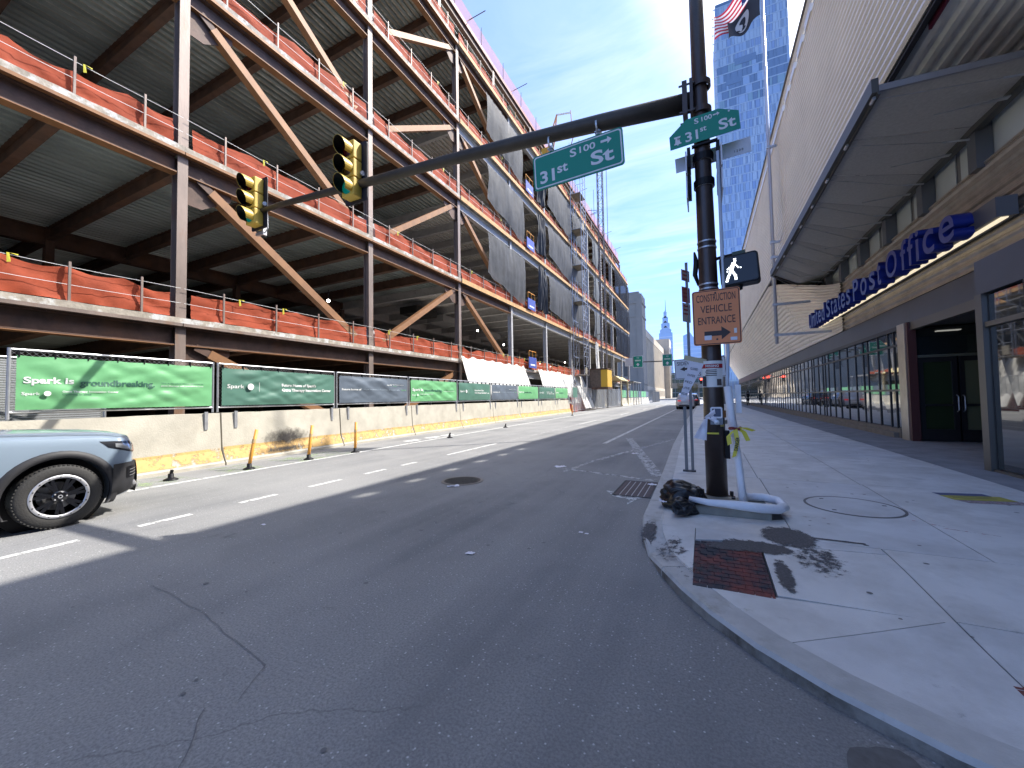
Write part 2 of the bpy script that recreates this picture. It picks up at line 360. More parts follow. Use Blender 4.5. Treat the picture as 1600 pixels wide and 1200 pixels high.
while i < len(CP)-1:
    n = 7 if CP[i][1] < 14 else 24
    j = min(i+n, len(CP)-1); m = MB(); vs = []
    for k in range(i, j+1):
        e = .006 if k in (i, j) else 0
        (x, y), (u, v) = CP[k], CI[k]
        if e:
            q = CP[k+1] if k == i else CP[k-1]; dd = hypot(q[0]-x, q[1]-y); dx, dy = (q[0]-x)/dd*e, (q[1]-y)/dd*e
            x += dx; y += dy; u += dx; v += dy
        z = wz(x, y); b = .012 + .006*N(x*3, y*3)
        fx, fy = (u-x)*.08, (v-y)*.08
        vs += [(x, y, -.03), (x, y, z-.02-b*.4), (x+fx, y+fy, z), (u, v, z+.001), (u, v, z-.1)]
    q = j-i
    fs = [(k*5+c, k*5+c+1, k*5+c+6, k*5+c+5) for k in range(q) for c in range(4)]
    m.add(vs, fs); m.m = [1 if (f % 4) in (0,) else 0 for f in range(len(fs))]
    m.add([vs[c] for c in range(5)]+[vs[q*5+c] for c in range(5)], [(0,1,2,3,4), (9,8,7,6,5)])
    m.build('kerb_stone', [M_CURB, M_CURBD], kerb); i = j

walk = bpy.data.objects.new('sidewalk', None); COL.objects.link(walk); struct(walk, 'wide sidewalk of pale concrete slabs in front of the post office')
XR = 5.6
bed = MB(); pts = [p for p in CI if p[1] < 109]
vs = []
for p in pts: vs += [(p[0]+.002, p[1], wz(*p)-.035), (max(XR, p[0]+.5), p[1], wz(*p)-.035) if p[1] > 4.5 else (16, max(p[1], 1.5)+ .0, .115)]
# joint bed: a fan of strips from the kerb to the building
bb = bmesh.new(); poly = [bb.verts.new((p[0], p[1], 0)) for p in pts]+[bb.verts.new(q) for q in ((16, 1.7, 0), (16, 109, 0))]
bb.faces.new(poly); base_me = bpy.data.meshes.new('b'); bb.to_mesh(base_me)
for v in bb.verts: v.co.z = wz(v.co.x, v.co.y)-.04
bedm = bpy.data.meshes.new('joint_bed'); bmesh.ops.triangulate(bb, faces=bb.faces); bb.to_mesh(bedm); bb.free(); bedm.materials.append(M_JOINT)
link('joint_bed', bedm, walk)
def slab(planes, material, fine=False, name='paving_slab', gap=.0045, lift=0, th=.05):
    """planes: (point, inward normal) half planes cutting the pavement outline"""
    b = bmesh.new(); b.from_mesh(base_me)
    for (p, n) in planes:
        n = Vector((*n, 0)).normalized(); p = Vector((*p, 0))+n*gap
        bmesh.ops.bisect_plane(b, geom=b.verts[:]+b.edges[:]+b.faces[:], plane_co=p, plane_no=n, clear_inner=True, dist=1e-5)
        if not b.faces: b.free(); return
    if fine:
        xs = [v.co.x for v in b.verts]; ys = [v.co.y for v in b.verts]
        for k, a, ax in [(k, min(xs), 0) for k in range(1, int((max(xs)-min(xs))/.15)+1)]+[(k, min(ys), 1) for k in range(1, int((max(ys)-min(ys))/.15)+1)]:
            c = Vector((0, 0, 0)); c[ax] = a+k*.15; nn = Vector((0, 0, 0)); nn[ax] = 1
            bmesh.ops.bisect_plane(b, geom=b.verts[:]+b.edges[:]+b.faces[:], plane_co=c, plane_no=nn, dist=1e-5)
    bmesh.ops.recalc_face_normals(b, faces=b.faces)
    for f in b.faces:
        if f.normal.z < 0: f.normal_flip()
    ext = bmesh.ops.extrude_face_region(b, geom=b.faces[:])
    for e in ext['geom']:
        if isinstance(e, bmesh.types.BMVert): e.co.z = -1
    for v in b.verts:
        top = v.co.z > -.5; v.co.z = wz(v.co.x, v.co.y)+lift-(0 if top else th)
    bmesh.ops.recalc_face_normals(b, faces=b.faces)
    me = bpy.data.meshes.new(name); b.to_mesh(me); b.free(); me.materials.append(material); return link(name, me, walk)
def cell(x0, x1, y0, y1, material=None, tilt=.0, **k):
    t = tilt; return slab([((x0, y0), (1, -t)), ((x1, y0), (-1, t)), ((x0, y0), (0, 1)), ((x1, y1), (0, -1))], material or M_WALK, **k)
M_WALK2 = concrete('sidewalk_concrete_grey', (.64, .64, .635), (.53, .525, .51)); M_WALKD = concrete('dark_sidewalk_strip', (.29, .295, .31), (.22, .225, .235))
YS = [4.47, 7.45, 10.6, 13.8, 17, 20.2, 23.4, 27, 31, 35, 40, 45, 51, 57, 64, 72, 82, 95, 109]
XS = [-2, .72, 2.0, 3.75, 5.14]
for a, b in zip(YS, YS[1:]):
    for k, (c, d) in enumerate(zip(XS, XS[1:])):
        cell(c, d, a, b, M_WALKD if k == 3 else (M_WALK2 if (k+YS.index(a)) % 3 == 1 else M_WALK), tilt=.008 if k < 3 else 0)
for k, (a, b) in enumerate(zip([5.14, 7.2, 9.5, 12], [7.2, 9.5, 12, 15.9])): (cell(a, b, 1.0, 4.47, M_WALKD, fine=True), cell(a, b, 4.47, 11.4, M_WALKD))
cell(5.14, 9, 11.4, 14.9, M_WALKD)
cell(-2, .4, 3.3, 4.47, fine=True) if False else None
slab([((-.13, 3.3), (-1, 0)), ((0, 4.47), (0, -1))], M_WALK, fine=True, gap=.002)
slab([((-.13, 4.17), (1, 0)), ((0, 4.17), (-.12, 1)), ((0, 4.47), (0, -1)), ((.62, 4), (-1, 0))], M_WALK2, fine=True)
slab([((.405, 3.2), (1, 0)), ((0, 3.28), (-.03, 1)), ((0, 4.17), (.12, -1)), ((1.32, 4), (-1, 0))], M_WALK, fine=True)
slab([((.62, 4.17), (1, 0)), ((0, 4.17), (-.12, 1)), ((0, 4.47), (0, -1)), ((1.32, 4), (-1, 0))], M_WALK2, fine=True)
slab([((-.13, 3), (1, 0)), ((0, 3.24), (.07, -1)), ((.4, 2.75), (-.6, .9)), ((1.32, 3.3), (-1, 0))], M_WALK, fine=True, gap=.002)
slab([((-.13, 3), (1, 0)), ((.4, 2.75), (.6, -.9)), ((1.32, 3.3), (-1, 0))], M_WALK2, fine=True)
for a, b in zip([1.32, 2.75, 4.1], [2.75, 4.1, 5.14]):
    cell(a, b, 3.35, 4.47, M_WALK2 if a == 2.75 else M_WALK, fine=True); cell(a, b, 0, 3.35, M_WALK if a == 2.75 else M_WALK2, fine=True)
# red paver fields set into the ramp, every brick its own piece
bx0, bx1, by0, by1 = -.125, .4, 3.22, 4.16
def brick_field(x0, x1, y0, y1, w=.1, h=.066):
    r = 0; y = y0
    while y < y1-.01:
        x = x0-(w/2 if r % 2 else 0)
        while x < x1-.005:
            a, b = max(x, x0), min(x+w, x1); c, d = y, min(y+h, y1)
            if b-a > .02:
                dz = wz((a+b)/2, (c+d)/2)+.0015*random.random()
                MB().box(a+.002, b-.002, c+.002, d-.002, dz-.03, dz).build('brick', M_BRICKR, walk)
            x += w
        y += h; r += 1
brick_field(bx0-.004, bx1-.005, by0+.02, by1-.03)
brick_field(1.28, 1.62, 2.5, 2.8)

def sheet(name, pts, m, z=.004, parent=None, nz=None):
    return MB().add([(x, y, z if nz is None else wz(x, y)+nz) for x, y in pts], [tuple(range(len(pts)))]).build(name, m, parent)
def stripe(name, a, b, w, m, z=.004):
    d = Vector((b[0]-a[0], b[1]-a[1])).normalized(); n = Vector((-d.y, d.x))*w/2
    return sheet(name, [(a[0]-n.x, a[1]-n.y), (b[0]-n.x, b[1]-n.y), (b[0]+n.x, b[1]+n.y), (a[0]+n.x, a[1]+n.y)], m, z)
marks = []
for a, b in ((.5,1.82),(2.33,2.89),(3.5,4.09),(4.65,5.33),(5.9,6.48),(7.0,7.5),(8.77,11.54),(21.2,24.9),(33,37),(46,50),(59,63),(73,77)):
    marks.append(struct(stripe('lane_dash', (-6.3, a), (-6.3, b), .1, M_WHITE)))
marks.append(struct(stripe('lane_seam', (-6.3, 11.6), (-6.3, 21.1), .06, M_FADED)))
for a, b in (((-9.0,-2),(-9.0,3.3)),((-9.0,3.3),(-9.1,8)),((-9.1,8),(-9.5,18.5)),((-9.5,18.5),(-10.2,60)),((-10.2,60),(-10.6,110))): marks.append(struct(stripe('edge_line', a, b, .12, M_WHITE)))
struct(stripe('lane_line', (-2.95, 12.65), (-2.9, 60), .14, M_WHITE)); struct(stripe('lane_line', (-3.0, 3.6), (-2.95, 12.5), .09, worn_paint('ghost_paint', (.35,.35,.36), (.56,.75))))
struct(stripe('stop_line', (-2.74, 7.95), (-.8, 7.36), .13, M_FADED)); struct(stripe('hatch_line', (-2.48, 14.46), (-.83, 7.77), .24, worn_paint('hatch_paint', (.46,.46,.46), (.38,.54)), .005))
struct(stripe('hatch_line', (-2.41, 9.0), (-.97, 14.7), .14, M_FADED, .006)); struct(stripe('hatch_line', (-2.6, 7.6), (-2.41, 9.0), .1, M_FADED, .006))
for a, b in ((1.5,4.3),(4.9,5.7),(6.3,8.3)): struct(sheet('bike_lane_paint', [(-9.12,a),(-9.12,b),(-10.15,b),(-10.15,a)], M_GREENP))
for y in (11, 12.2, 13.2): struct(sheet('bike_symbol', [(-9.6,y),(-9.55,y+.7),(-9.9,y+.8),(-9.95,y+.1)], M_WHITE, .005))
M_PATCH = mat('asphalt_patch', (.185,.185,.19), .85, var=.15, vscale=30, bump=.4, bscale=90); M_TAR = mat('tar_seal', (.14,.14,.144), .7)
def crack(pts, w=.006):
    m = MB(); P = resample(pts, .05); L_ = []
    for k, p in enumerate(P):
        q = (p[0]+.02*N(k*.35, 3, pts[0][0]), p[1]+.02*N(k*.35, 9, pts[0][1])); ww = w*(.5+abs(N(k*.5, 1)))
        L_ += [(q[0], q[1]-ww, .0055), (q[0]+ww*.3, q[1]+ww, .0055)]
    m.add(L_, [(2*k, 2*k+2, 2*k+3, 2*k+1) for k in range(len(P)-1)]); return struct(m.build('tar_crack', M_TAR))
crack([(-4.15,1.64),(-3.3,1.58),(-2.3,1.42),(-2.15,1.2)], .0035); crack([(-2.25,1.1),(-1.95,.85)], .004)
crack([(-.9,5.9),(-1.6,5.7),(-1.75,4.5)], .005)
wet = []
for k in range(26):
    a = 2*pi*k/26; r = 1+.3*N(cos(a)*1.5, sin(a)*1.5, 4); wet.append((.62+.16*r*cos(a)-.0*sin(a), 2.02+.2*r*sin(a)))
struct(sheet('tar_patch', wet, mat('tar_patch', (.08,.083,.09), .5, var=.3, vscale=20)))
for k in range(45):                                                    # chewing gum spots trodden into the asphalt
    x = random.uniform(-4.5, 1.2); y = random.uniform(1.1, 6); r = random.uniform(.006, .022)
    if x > -.9 and y > 2: continue
    o = sheet('gum_spot', [(x+r*cos(a)*(1+.3*random.random()), y+r*sin(a)) for a in [2*pi*j/8 for j in range(8)]], M_TAR, .0045); struct(o)
M_GUM = mat('trodden_gum', (.2,.19,.18), .9)
for k in range(90):
    x = random.uniform(.0, 4.6); y = random.uniform(2.0, 14); r = random.uniform(.007, .018)
    if x < .6 and y < 6.2: continue
    struct(sheet('gum_spot', [(x+r*cos(a)*(1+.4*random.random()), y+r*sin(a)) for a in [2*pi*j/8 for j in range(8)]], M_GUM, nz=.0035))
for k in range(7):
    x = random.uniform(.8, 3.8); y = random.uniform(2.6, 10); struct(sheet('stain', [(x+(.25+.15*N(k, j))*cos(a), y+(.3+.2*N(j, k))*sin(a)) for j, a in enumerate([2*pi*j/14 for j in range(14)])], worn_paint('sidewalk_stain', (.33,.32,.3), (.42,.72), 4), nz=.003))
# sand, grit and paint on the sidewalk
def grit_mat(name, ells, scale, c_=(.11,.105,.105)):
    m = mat(name, c_, .95, var=.3, vscale=60, bump=.6, bscale=80); t = m.node_tree; L = t.links.new; out = t.nodes['Material Output']; src = out.inputs[0].links[0].from_socket
    g = t.nodes.new('ShaderNodeNewGeometry'); cur = None
    for E_ in ells:
        cx, cy, rx, ry, a = E_ if len(E_) == 5 else (0, 0, 1, 1, E_[6])
        s = t.nodes.new('ShaderNodeVectorMath'); s.operation = 'SUBTRACT'; s.inputs[1].default_value = (cx, cy, 0) if len(E_) == 5 else E_[:3]; L(g.outputs['Position'], s.inputs[0])
        u = t.nodes.new('ShaderNodeVectorMath'); u.operation = 'MULTIPLY'; u.inputs[1].default_value = (1/rx, 1/ry, 0) if len(E_) == 5 else E_[3:6]; L(s.outputs[0], u.inputs[0])
        l = t.nodes.new('ShaderNodeVectorMath'); l.operation = 'LENGTH'; L(u.outputs[0], l.inputs[0])
        r = t.nodes.new('ShaderNodeMapRange'); L(l.outputs['Value'], r.inputs[0]); r.inputs[1].default_value = .35 if len(E_) == 5 else 0; r.inputs[2].default_value = 1; r.inputs[3].default_value = a; r.inputs[4].default_value = 0
        if cur is None: cur = r.outputs[0]
        else:
            x = t.nodes.new('ShaderNodeMath'); x.operation = 'MAXIMUM'; L(cur, x.inputs[0]); L(r.outputs[0], x.inputs[1]); cur = x.outputs[0]
    n = t.nodes.new('ShaderNodeTexNoise'); n.inputs['Scale'].default_value = scale; n.inputs['Detail'].default_value = 10; n.inputs['Roughness'].default_value = .8; L(g.outputs['Position'], n.inputs[0])
    soft = .45 if len(ells[0]) != 5 else .11
    ad = t.nodes.new('ShaderNodeMath'); ad.operation = 'ADD'; L(cur, ad.inputs[0]); L(n.outputs[0], ad.inputs[1])
    r = t.nodes.new('ShaderNodeMapRange'); L(ad.outputs[0], r.inputs[0]); r.inputs[1].default_value = .74; r.inputs[2].default_value = .74+soft
    tp = t.nodes.new('ShaderNodeBsdfTransparent'); s = t.nodes.new('ShaderNodeMixShader'); L(r.outputs[0], s.inputs[0]); L(tp.outputs[0], s.inputs[1]); L(src, s.inputs[2]); L(s.outputs[0], out.inputs[0]); return m
M_GRIT = grit_mat('spilled_grit', [(.66,4.5,.3,.4,.6),(.36,4.12,.42,.2,.55),(.14,4.05,.3,.14,.5),(.78,4.05,.3,.6,.3),(.5,3.62,.09,.42,.45),(-.33,3.95,.26,.5,.27),(-.56,4.3,.12,.4,.4),(1.0,4.55,.5,.03,.5),(-.1,3.5,.4,.4,.22)], 16)
q_ = MB().grid(lambda u, v: (-.66+1.9*u, 3.0+2.0*v, wz(-.66+1.9*u, 3.0+2.0*v)+.0045), 60, 60); stuff(q_.build('spilled_grit', M_GRIT, None, True), 'dark grit spilled over the pale sidewalk corner', 'grit')
M_SAND = worn_paint('dark_grit', (.085, .08, .08), (.34, .42), 5); M_SAND2 = worn_paint('dark_grit_scatter', (.07, .065, .065), (.5, .55), 26)
def blob(cx, cy, rx, ry, seed, n=30, am=.35): return [(cx+rx*(1+am*N(cos(2*pi*k/n)*1.7, sin(2*pi*k/n)*1.7, seed))*cos(2*pi*k/n), cy+ry*(1+am*N(cos(2*pi*k/n)*1.7+9, sin(2*pi*k/n)*1.7, seed))*sin(2*pi*k/n)) for k in range(n)]
for k, (cx, cy, rx, ry, c) in enumerate(((.28,2.95,.2,.07,(.6,.55,.2)), (.02,2.98,.1,.04,(.55,.5,.22)))):
    struct(sheet('paint_mark', blob(cx, cy, rx, ry, k), worn_paint('old_yellow_spray', c, (.5,.8), 6), nz=.012))
for a, b in (((.72,5.25),(1.12,5.3)), ((2.05,5.35),(2.4,5.25)), ((1.9,5.55),(2.12,5.4))):
    o = MB().add([(a[0],a[1],.156),(b[0],b[1]-.012,.156),(b[0],b[1]+.012,.156),(a[0],a[1]+.02,.156)], [(0,1,2,3)]).build('paint_mark', worn_paint('red_spray_paint', (.5,.1,.07), (.4,.6), 14)); struct(o)

mh = thing('manhole_cover', 'round iron manhole cover flush in the shaded asphalt lane', 'manhole cover', (-4.05, 6.1, 0))
MB().lathe([(.385,.002),(.385,.008),(.335,.009),(.335,.002)], 36).build('rim', mat('worn_rim', (.2,.19,.18), .5, .4), mh)
m = MB().lathe([(.33,.002),(.33,.007),(0,.0075)], 36)
for a in range(-5, 6):
    for b in range(-5, 6):
        if a*a+b*b < 27: m.box(a*.055-.017, a*.055+.017, b*.055-.017, b*.055+.017, .0075, .012)
m.build('lid', M_IRON, mh)
mh2 = thing('access_cover', 'large round concrete-filled cover set in the sidewalk beside the brown pole', 'access cover', (1.53, 6.0, .15))
MB().lathe([(.47,.001),(.47,.005),(.445,.006),(.445,.001)], 48).build('rim', mat('cover_rim', (.13,.125,.12), .7), mh2)
MB().lathe([(.44,.001),(.44,.005),(0,.005)], 48).build('lid', M_WALK2, mh2)
for a in (.4, 2.3, 4.0): MB().box(-.02,.02,-.012,.012,.0055,.008).build('lift_slot', M_IRON, mh2).location = (.36*cos(a), .36*sin(a), 0)
dr = thing('storm_drain', 'rusty iron storm drain grate in the gutter by the kerb', 'drain', (-1.04, 6.63, 0))
MB().add([(-.26,-.53,.002),(.26,-.53,.002),(.26,.53,.002),(-.26,.53,.002)], [(0,1,2,3)]).build('pit', M_DARK, dr)  # flat dark sheet, the shade of the hole put into its colour
MB().box(-.285,-.265,-.55,.55,0,.014).box(.265,.285,-.55,.55,0,.014).box(-.265,.265,-.55,-.53,0,.014).box(-.265,.265,.53,.55,0,.014).build('rim', M_IRON, dr)
rust = mat('rusty_grate', (.07,.045,.04), .7, .2, var=.2, vscale=9)
for k in range(6): MB().box(-.258+k*.0885,-.188+k*.0885,-.525,.525,.004,.012).build('grate_bar', rust, dr)
for k in range(5): MB().box(-.186+k*.0885,-.1715+k*.0885,-.525,.525,.003,.0095).build('grate_rib', mat('pale_rib', (.36,.34,.32), .6), dr)
o = sheet('paint_mark', [(-1.48,6.35),(-1.28,6.0),(-1.05,5.92),(-1.02,5.62),(-.93,5.98),(-.88,6.05)], worn_paint('white_splash', (.6,.62,.62), (.42,.52), 12)); struct(o)

def litter(label, x, y, w, d, m=None, z=.002, nz=None, rz=0, cat='litter'):
    mm = MB().grid(lambda u, v: ((u-.5)*w+.1*w*N(u*2, v*2, x), (v-.5)*d, .004+.18*w*abs(N(u*3, v*3, y))), 8, 8)
    o = mm.build('litter', m or M_PAPER, None, True); o.location = (x, y, z); o.rotation_euler = (0, 0, rz); return tag(o, label, cat, 'litter on the road')
litter('crumpled white paper lying alone on the shaded asphalt', -2.09, 3.27, .085, .06)
litter('flattened white scrap just below the round manhole cover', -3.93, 5.63, .2, .07, rz=.6)
litter('small white scrap, left one of the pair in the middle of the road', -1.28, 4.27, .045, .04)
litter('small white scrap, right one of the pair in the middle of the road', -1.21, 4.25, .04, .035)
litter('torn white scraps at the left tip of the faded stop line', -2.86, 8.1, .22, .16, rz=.8)
litter('small white scrap between the crossing hatch lines', -1.68, 10.6, .16, .1)
litter('crushed pale wrapper at the corner of the drain grate', -.84, 6.95, .14, .1, z=.014)
litter('tiny white scrap left of centre on the dark asphalt', -4.9, 3.0, .07, .03)
# worn notice stuck on the sidewalk
st = thing('sidewalk_decal', 'worn yellow and blue notice stuck on the sidewalk before the entrance', 'floor sticker', (2.98, 7.02, .1505))
st.rotation_euler = (0, 0, .22)
MB().box(-.26,.27,.1,.24,.002,.004).build('blue_band', mat('faded_blue_decal', (.08,.1,.2), .6), st)
MB().box(-.28,.34,-.14,.095,.002,.004).build('yellow_field', mat('faded_yellow_decal', (.45,.4,.08), .6, var=.15, vscale=9), st)
MB().add([(-.28,-.15,.0025),(.36,-.15,.0025),(.4,-.32,.0025),(-.24,-.3,.0025)], [(0,1,2,3)]).build('pink_field', worn_paint('faded_pink_decal', (.36,.26,.27), (.3,.6), 8), st)
for k in range(2): MB().box(-.22,.22,.03-k*.07,.05-k*.07,.0045,.0055).build('print_line', mat('decal_print', (.12,.12,.06), .6), st)
# ------------------------------------------------------------------ steel-framed building under construction
XB = -13.4
CY = [-8.6, -1.4, 5.75, 12.8, 19.9, 27.1, 34.5, 42.2, 50.1, 57.5, 64.9, 72.3, 79.6]
LZ = [3.92, 8.85, 14.0, 18.85, 23.85]
B = thing('unfinished_building', 'five storey rust-brown steel frame building under construction along the left side', 'building')
colm = {}
def colmesh(h, key, m):
    if (h, key) not in colm:
        q = MB(); q.box(.13,.16,-.125,.125,0,h).box(-.16,-.13,-.125,.125,0,h).box(-.13,.13,-.012,.012,0,h); colm[(h, key)] = q.mesh('column', m)
    return colm[(h, key)]
for i, y in enumerate(CY):
    m = M_STEELL if y < 26 else M_FIRE
    hs = [0]+LZ
    for k in range(5): link('column', colmesh(round(hs[k+1]-hs[k], 2), m.name, m), B, (XB, y, hs[k]))
    link('column', colmesh(4.1, 'r', M_STEELL), B, (-14.7, y, 23.85))
    for X in (-23.5, -33):
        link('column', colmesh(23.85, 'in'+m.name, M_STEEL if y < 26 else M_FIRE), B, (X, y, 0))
def deckmesh(L, m, x0=-33.4, x1=-13.3, pitch=.3, d=.09, f=.32):
    q = MB(); n = round((x1-x0)/pitch); vs = []
    for k in range(n):
        x = x0+k*pitch
        for a, z in ((0, 0), (.4, 0), (.5, d), (.9, d)): vs += [(x+a*pitch, 0, z), (x+a*pitch, L, z)]
    q.add(vs, [(2*j, 2*j+1, 2*j+3, 2*j+2) for j in range(n*4-1)]); return q.mesh('floor_deck', m)
dm = {}
rnd = random.Random(4)
for i in range(len(CY)-1):
    y0, y1 = CY[i], CY[i+1]; Lb = y1-y0
    for k, z in enumerate(LZ):
        fire = (y0 >= 26) or (y0 >= 19 and k in (2, 3))
        dfire = y0 >= 19 and k < 4
        key = (i, dfire)
        if key not in dm:
            dm[key] = deckmesh(Lb, M_DECKF if dfire else M_DECK)
            q = MB(); q.ibeam((0,.14,0), (0,Lb-.14,0), .52, .28, .035, .02); dm[(i,'s',0)] = q.mesh('edge_beam', M_STEEL); dm[(i,'s',1)] = q.mesh('edge_beam', M_FIRE)
            q = MB(); q.box(-.15,.15,.1,Lb-.1,-.28,-.262); dm[(i,'fl')] = q.mesh('beam_flange', M_RUSTL)
            q = MB(); q.ibeam((0,.05,0), (0,Lb-.05,0), .7, .3); dm[(i,'g')] = q.mesh('girder', M_STEEL if y0 < 19 else M_FIRE)
        link('floor_deck', dm[key], B, (0, y0, z-.245))
        link('edge_beam', dm[(i,'s',int(fire))], B, (XB, y0, z-.505))
        if not fire: link('beam_flange', dm[(i,'fl')], B, (XB, y0, z-.4945))
        for X in (-23.5, -33): link('girder', dm[(i,'g')], B, (X, y0, z-.58))
        # slab with a ragged poured edge
        q = MB(); n = 26; vs = []
        for j in range(n+1):
            yy = y0+Lb*j/n; e = .015*N(yy*2.1, k*5)+.012*N(yy*9, k)
            zt = .02*max(0, N(yy*3.3, k*7))*2
            vs += [(-13.11+e, yy, -.155), (-13.1+e, yy, -.01+zt), (-13.2, yy, zt+.004), (-33.4, yy, 0)]
        q.add(vs, [(j*4+c, j*4+c+1, j*4+c+5, j*4+c+4) for j in range(n) for c in range(3)])
        q.box(-33.4, -13.12, y0+.003, y1-.003, -.158, -.012)
        q.build('slab_edge', M_SLAB, B).location.z = z
        if i < 4 or k == 0: q = MB().box(-13.13,-13.105,y0+.01,y1-.01,-.24,-.157).box(-13.3,-13.13,y0+.01,y1-.01,-.24,-.232); q.build('edge_angle', M_RUSTL if k > 0 else M_STEELL, B).location.z = z
        else: MB().box(-13.1,-13.055,y0+.01,y1-.01,-.25,.03).build('edge_board', M_TIMBER, B).location.z = z
        for c in range(3):
            if 'cb' not in dm:
                q = MB(); q.ibeam((-33.3,0,0), (-13.55,0,0), .5, .22); dm['cb'] = q.mesh('cross_beam', M_STEEL); dm['cbf'] = q.mesh('cross_beam', M_FIRE)
            link('cross_beam', dm['cbf' if dfire and y0 > 19 else 'cb'], B, (0, y0+Lb*c/3+(.0 if c else .0), z-.475))
    # roof over the set-back top storey
    if i >= 1:
        r = deckmesh(Lb, M_DECK, -33.3, -14.9); link('roof_deck', r, B, (0, y0, 28.35))
        q = MB(); q.ibeam((0,0,0), (0,Lb,0), .62, .3); rb = q.mesh('roof_beam', M_STEEL)
        link('roof_beam', rb, B, (-14.7, y0, 28.02)); link('roof_beam', rb, B, (-17.1, y0, 28.02))
        q = MB().box(-14.62, -14.55, y0+.01, y1-.01, 28.34, 28.6); q.build('roof_edge', mat('roof_edge_red', (.3,.09,.08), .6), B)
        for c in (0, .5):
            q = MB(); q.ibeam((-33,0,0), (-17.27,0,0), .4, .2); q.ibeam((-16.93,0,0), (-14.87,0,0), .4, .2); link('roof_cross_beam', q.mesh('roof_cross_beam', M_STEEL), B, (0, y0+Lb*c+.01, 28.1))
MB().box(-34, -33.6, -8.6, 79.6, 0, 28.3).build('closing_wall', M_DARK, B)  # added near-black wall, its colour stands in for the dark depth behind
MB().box(-33.5, -13.9, -8.9, -8.7, 0, 23).build('closing_wall', M_DARK, B)  # added dark wall out of view, closes the near end against light
MB().box(-33.5, -15.6, 79.7, 79.9, 0, 23.8).build('closing_wall', M_GREY, B)
# diagonal braces with gusset plates
def brace(i, lo, hi, down):
    zb = (LZ[lo] if lo >= 0 else 0)+.3; zt = LZ[hi]-.95
    a, b = CY[i]+.75, CY[i+1]-.75
    p, q = ((a, zt), (b, zb)) if down else ((a, zb), (b, zt))
    MB().obox((XB, p[0], p[1]), (XB, q[0], q[1]), .26, .27, up=(1,0,0)).build('brace', M_RUSTL, B)
    for (yy, zz), end in ((p, 0), (q, 1)):
        c = CY[i] if end == 0 else CY[i+1]; s = 1 if end == 0 else -1; top = zz > (zt+zb)/2
        z0 = LZ[hi]-.79 if top else (LZ[lo] if lo >= 0 else 0)+.01
        d = -1 if top else 1
        g = [(XB-.012, c+s*.02, z0), (XB-.012, c+s*1.35, z0), (XB-.012, c+s*1.35, z0+d*.18), (XB-.012, c+s*.55, z0+d*.75), (XB-.012, c+s*.02, z0+d*.75)]
        MB().prism(g, (.024, 0, 0)).build('gusset_plate', M_FIRE if not top else M_STEEL, B)
        pl = MB()
        dy, dz = q[0]-p[0], q[1]-p[1]; n_ = hypot(dy, dz); ux, uz = dy/n_*(-1 if end == 0 else 1), dz/n_*(-1 if end == 0 else 1)
        pl.obox((XB+.1, yy-ux*.1, zz-uz*.1), (XB+.1, yy+ux*.4, zz+uz*.4), .2, .03, up=(1,0,0)).obox((XB-.1, yy-ux*.1, zz-uz*.1), (XB-.1, yy+ux*.4, zz+uz*.4), .2, .03, up=(1,0,0))
        pl.build('brace_end', M_STEEL, B)
for lo in (-1, 0, 1, 2, 3):
    brace(2, lo, lo+1, True); brace(3, lo, lo+1, False) if lo > -1 else None
    brace(4, lo, lo+1, True) if lo > -1 else None
brace(3, -1, 0, False)
# clutter far inside: ducts, hanging cables, work lamps
for k, (y, z) in enumerate(((21, 8.1), (24, 8.0), (31, 7.8))): MB().box(-19, -17.5, y, y+2.2, z-.6, z-.1).build('duct', M_GREY if k else M_DARK, B)
for (x, y, z) in ((-16,26.5,3.9+3.0),(-16,31,6.3),(-15,37,5.0),(-15,40,4.9),(-16,48,6.0),(-15,12,6.0),(-14.2,7.5,2.6),(-15,22.5,6.9)):
    t = thing('work_lamp', 'bare white work lamp hanging inside the steel frame', 'lamp', (x, y, z), 0, 'work lamps in the building frame')
    t['label'] = 'bare white work lamp inside the steel frame, %s' % {26.5:'over the first white tarp',31:'right of the second brace foot',37:'low behind the second white tarp',40:'low, rightmost behind the orange net',48:'deep behind the hoist',12:'behind the third column from left',7.5:'just above the first fence joint',22.5:'under the grey deck beside the long brace'}[y]
    MB().lathe([(0,-.07),(.05,-.05),(.07,0),(.05,.05),(0,.07)], 10).build('bulb', M_BULB, t); MB().tube([(0,0,.05),(0,0,.5)], .012, 5).build('cord', M_BLACK, t)
def bayname(i): return 'between steel columns %s and %s' % (ORD[i-2], ORD[i-1]) if i >= 2 else 'left of the first steel column'
LV = ['first','second','third','fourth','fifth']
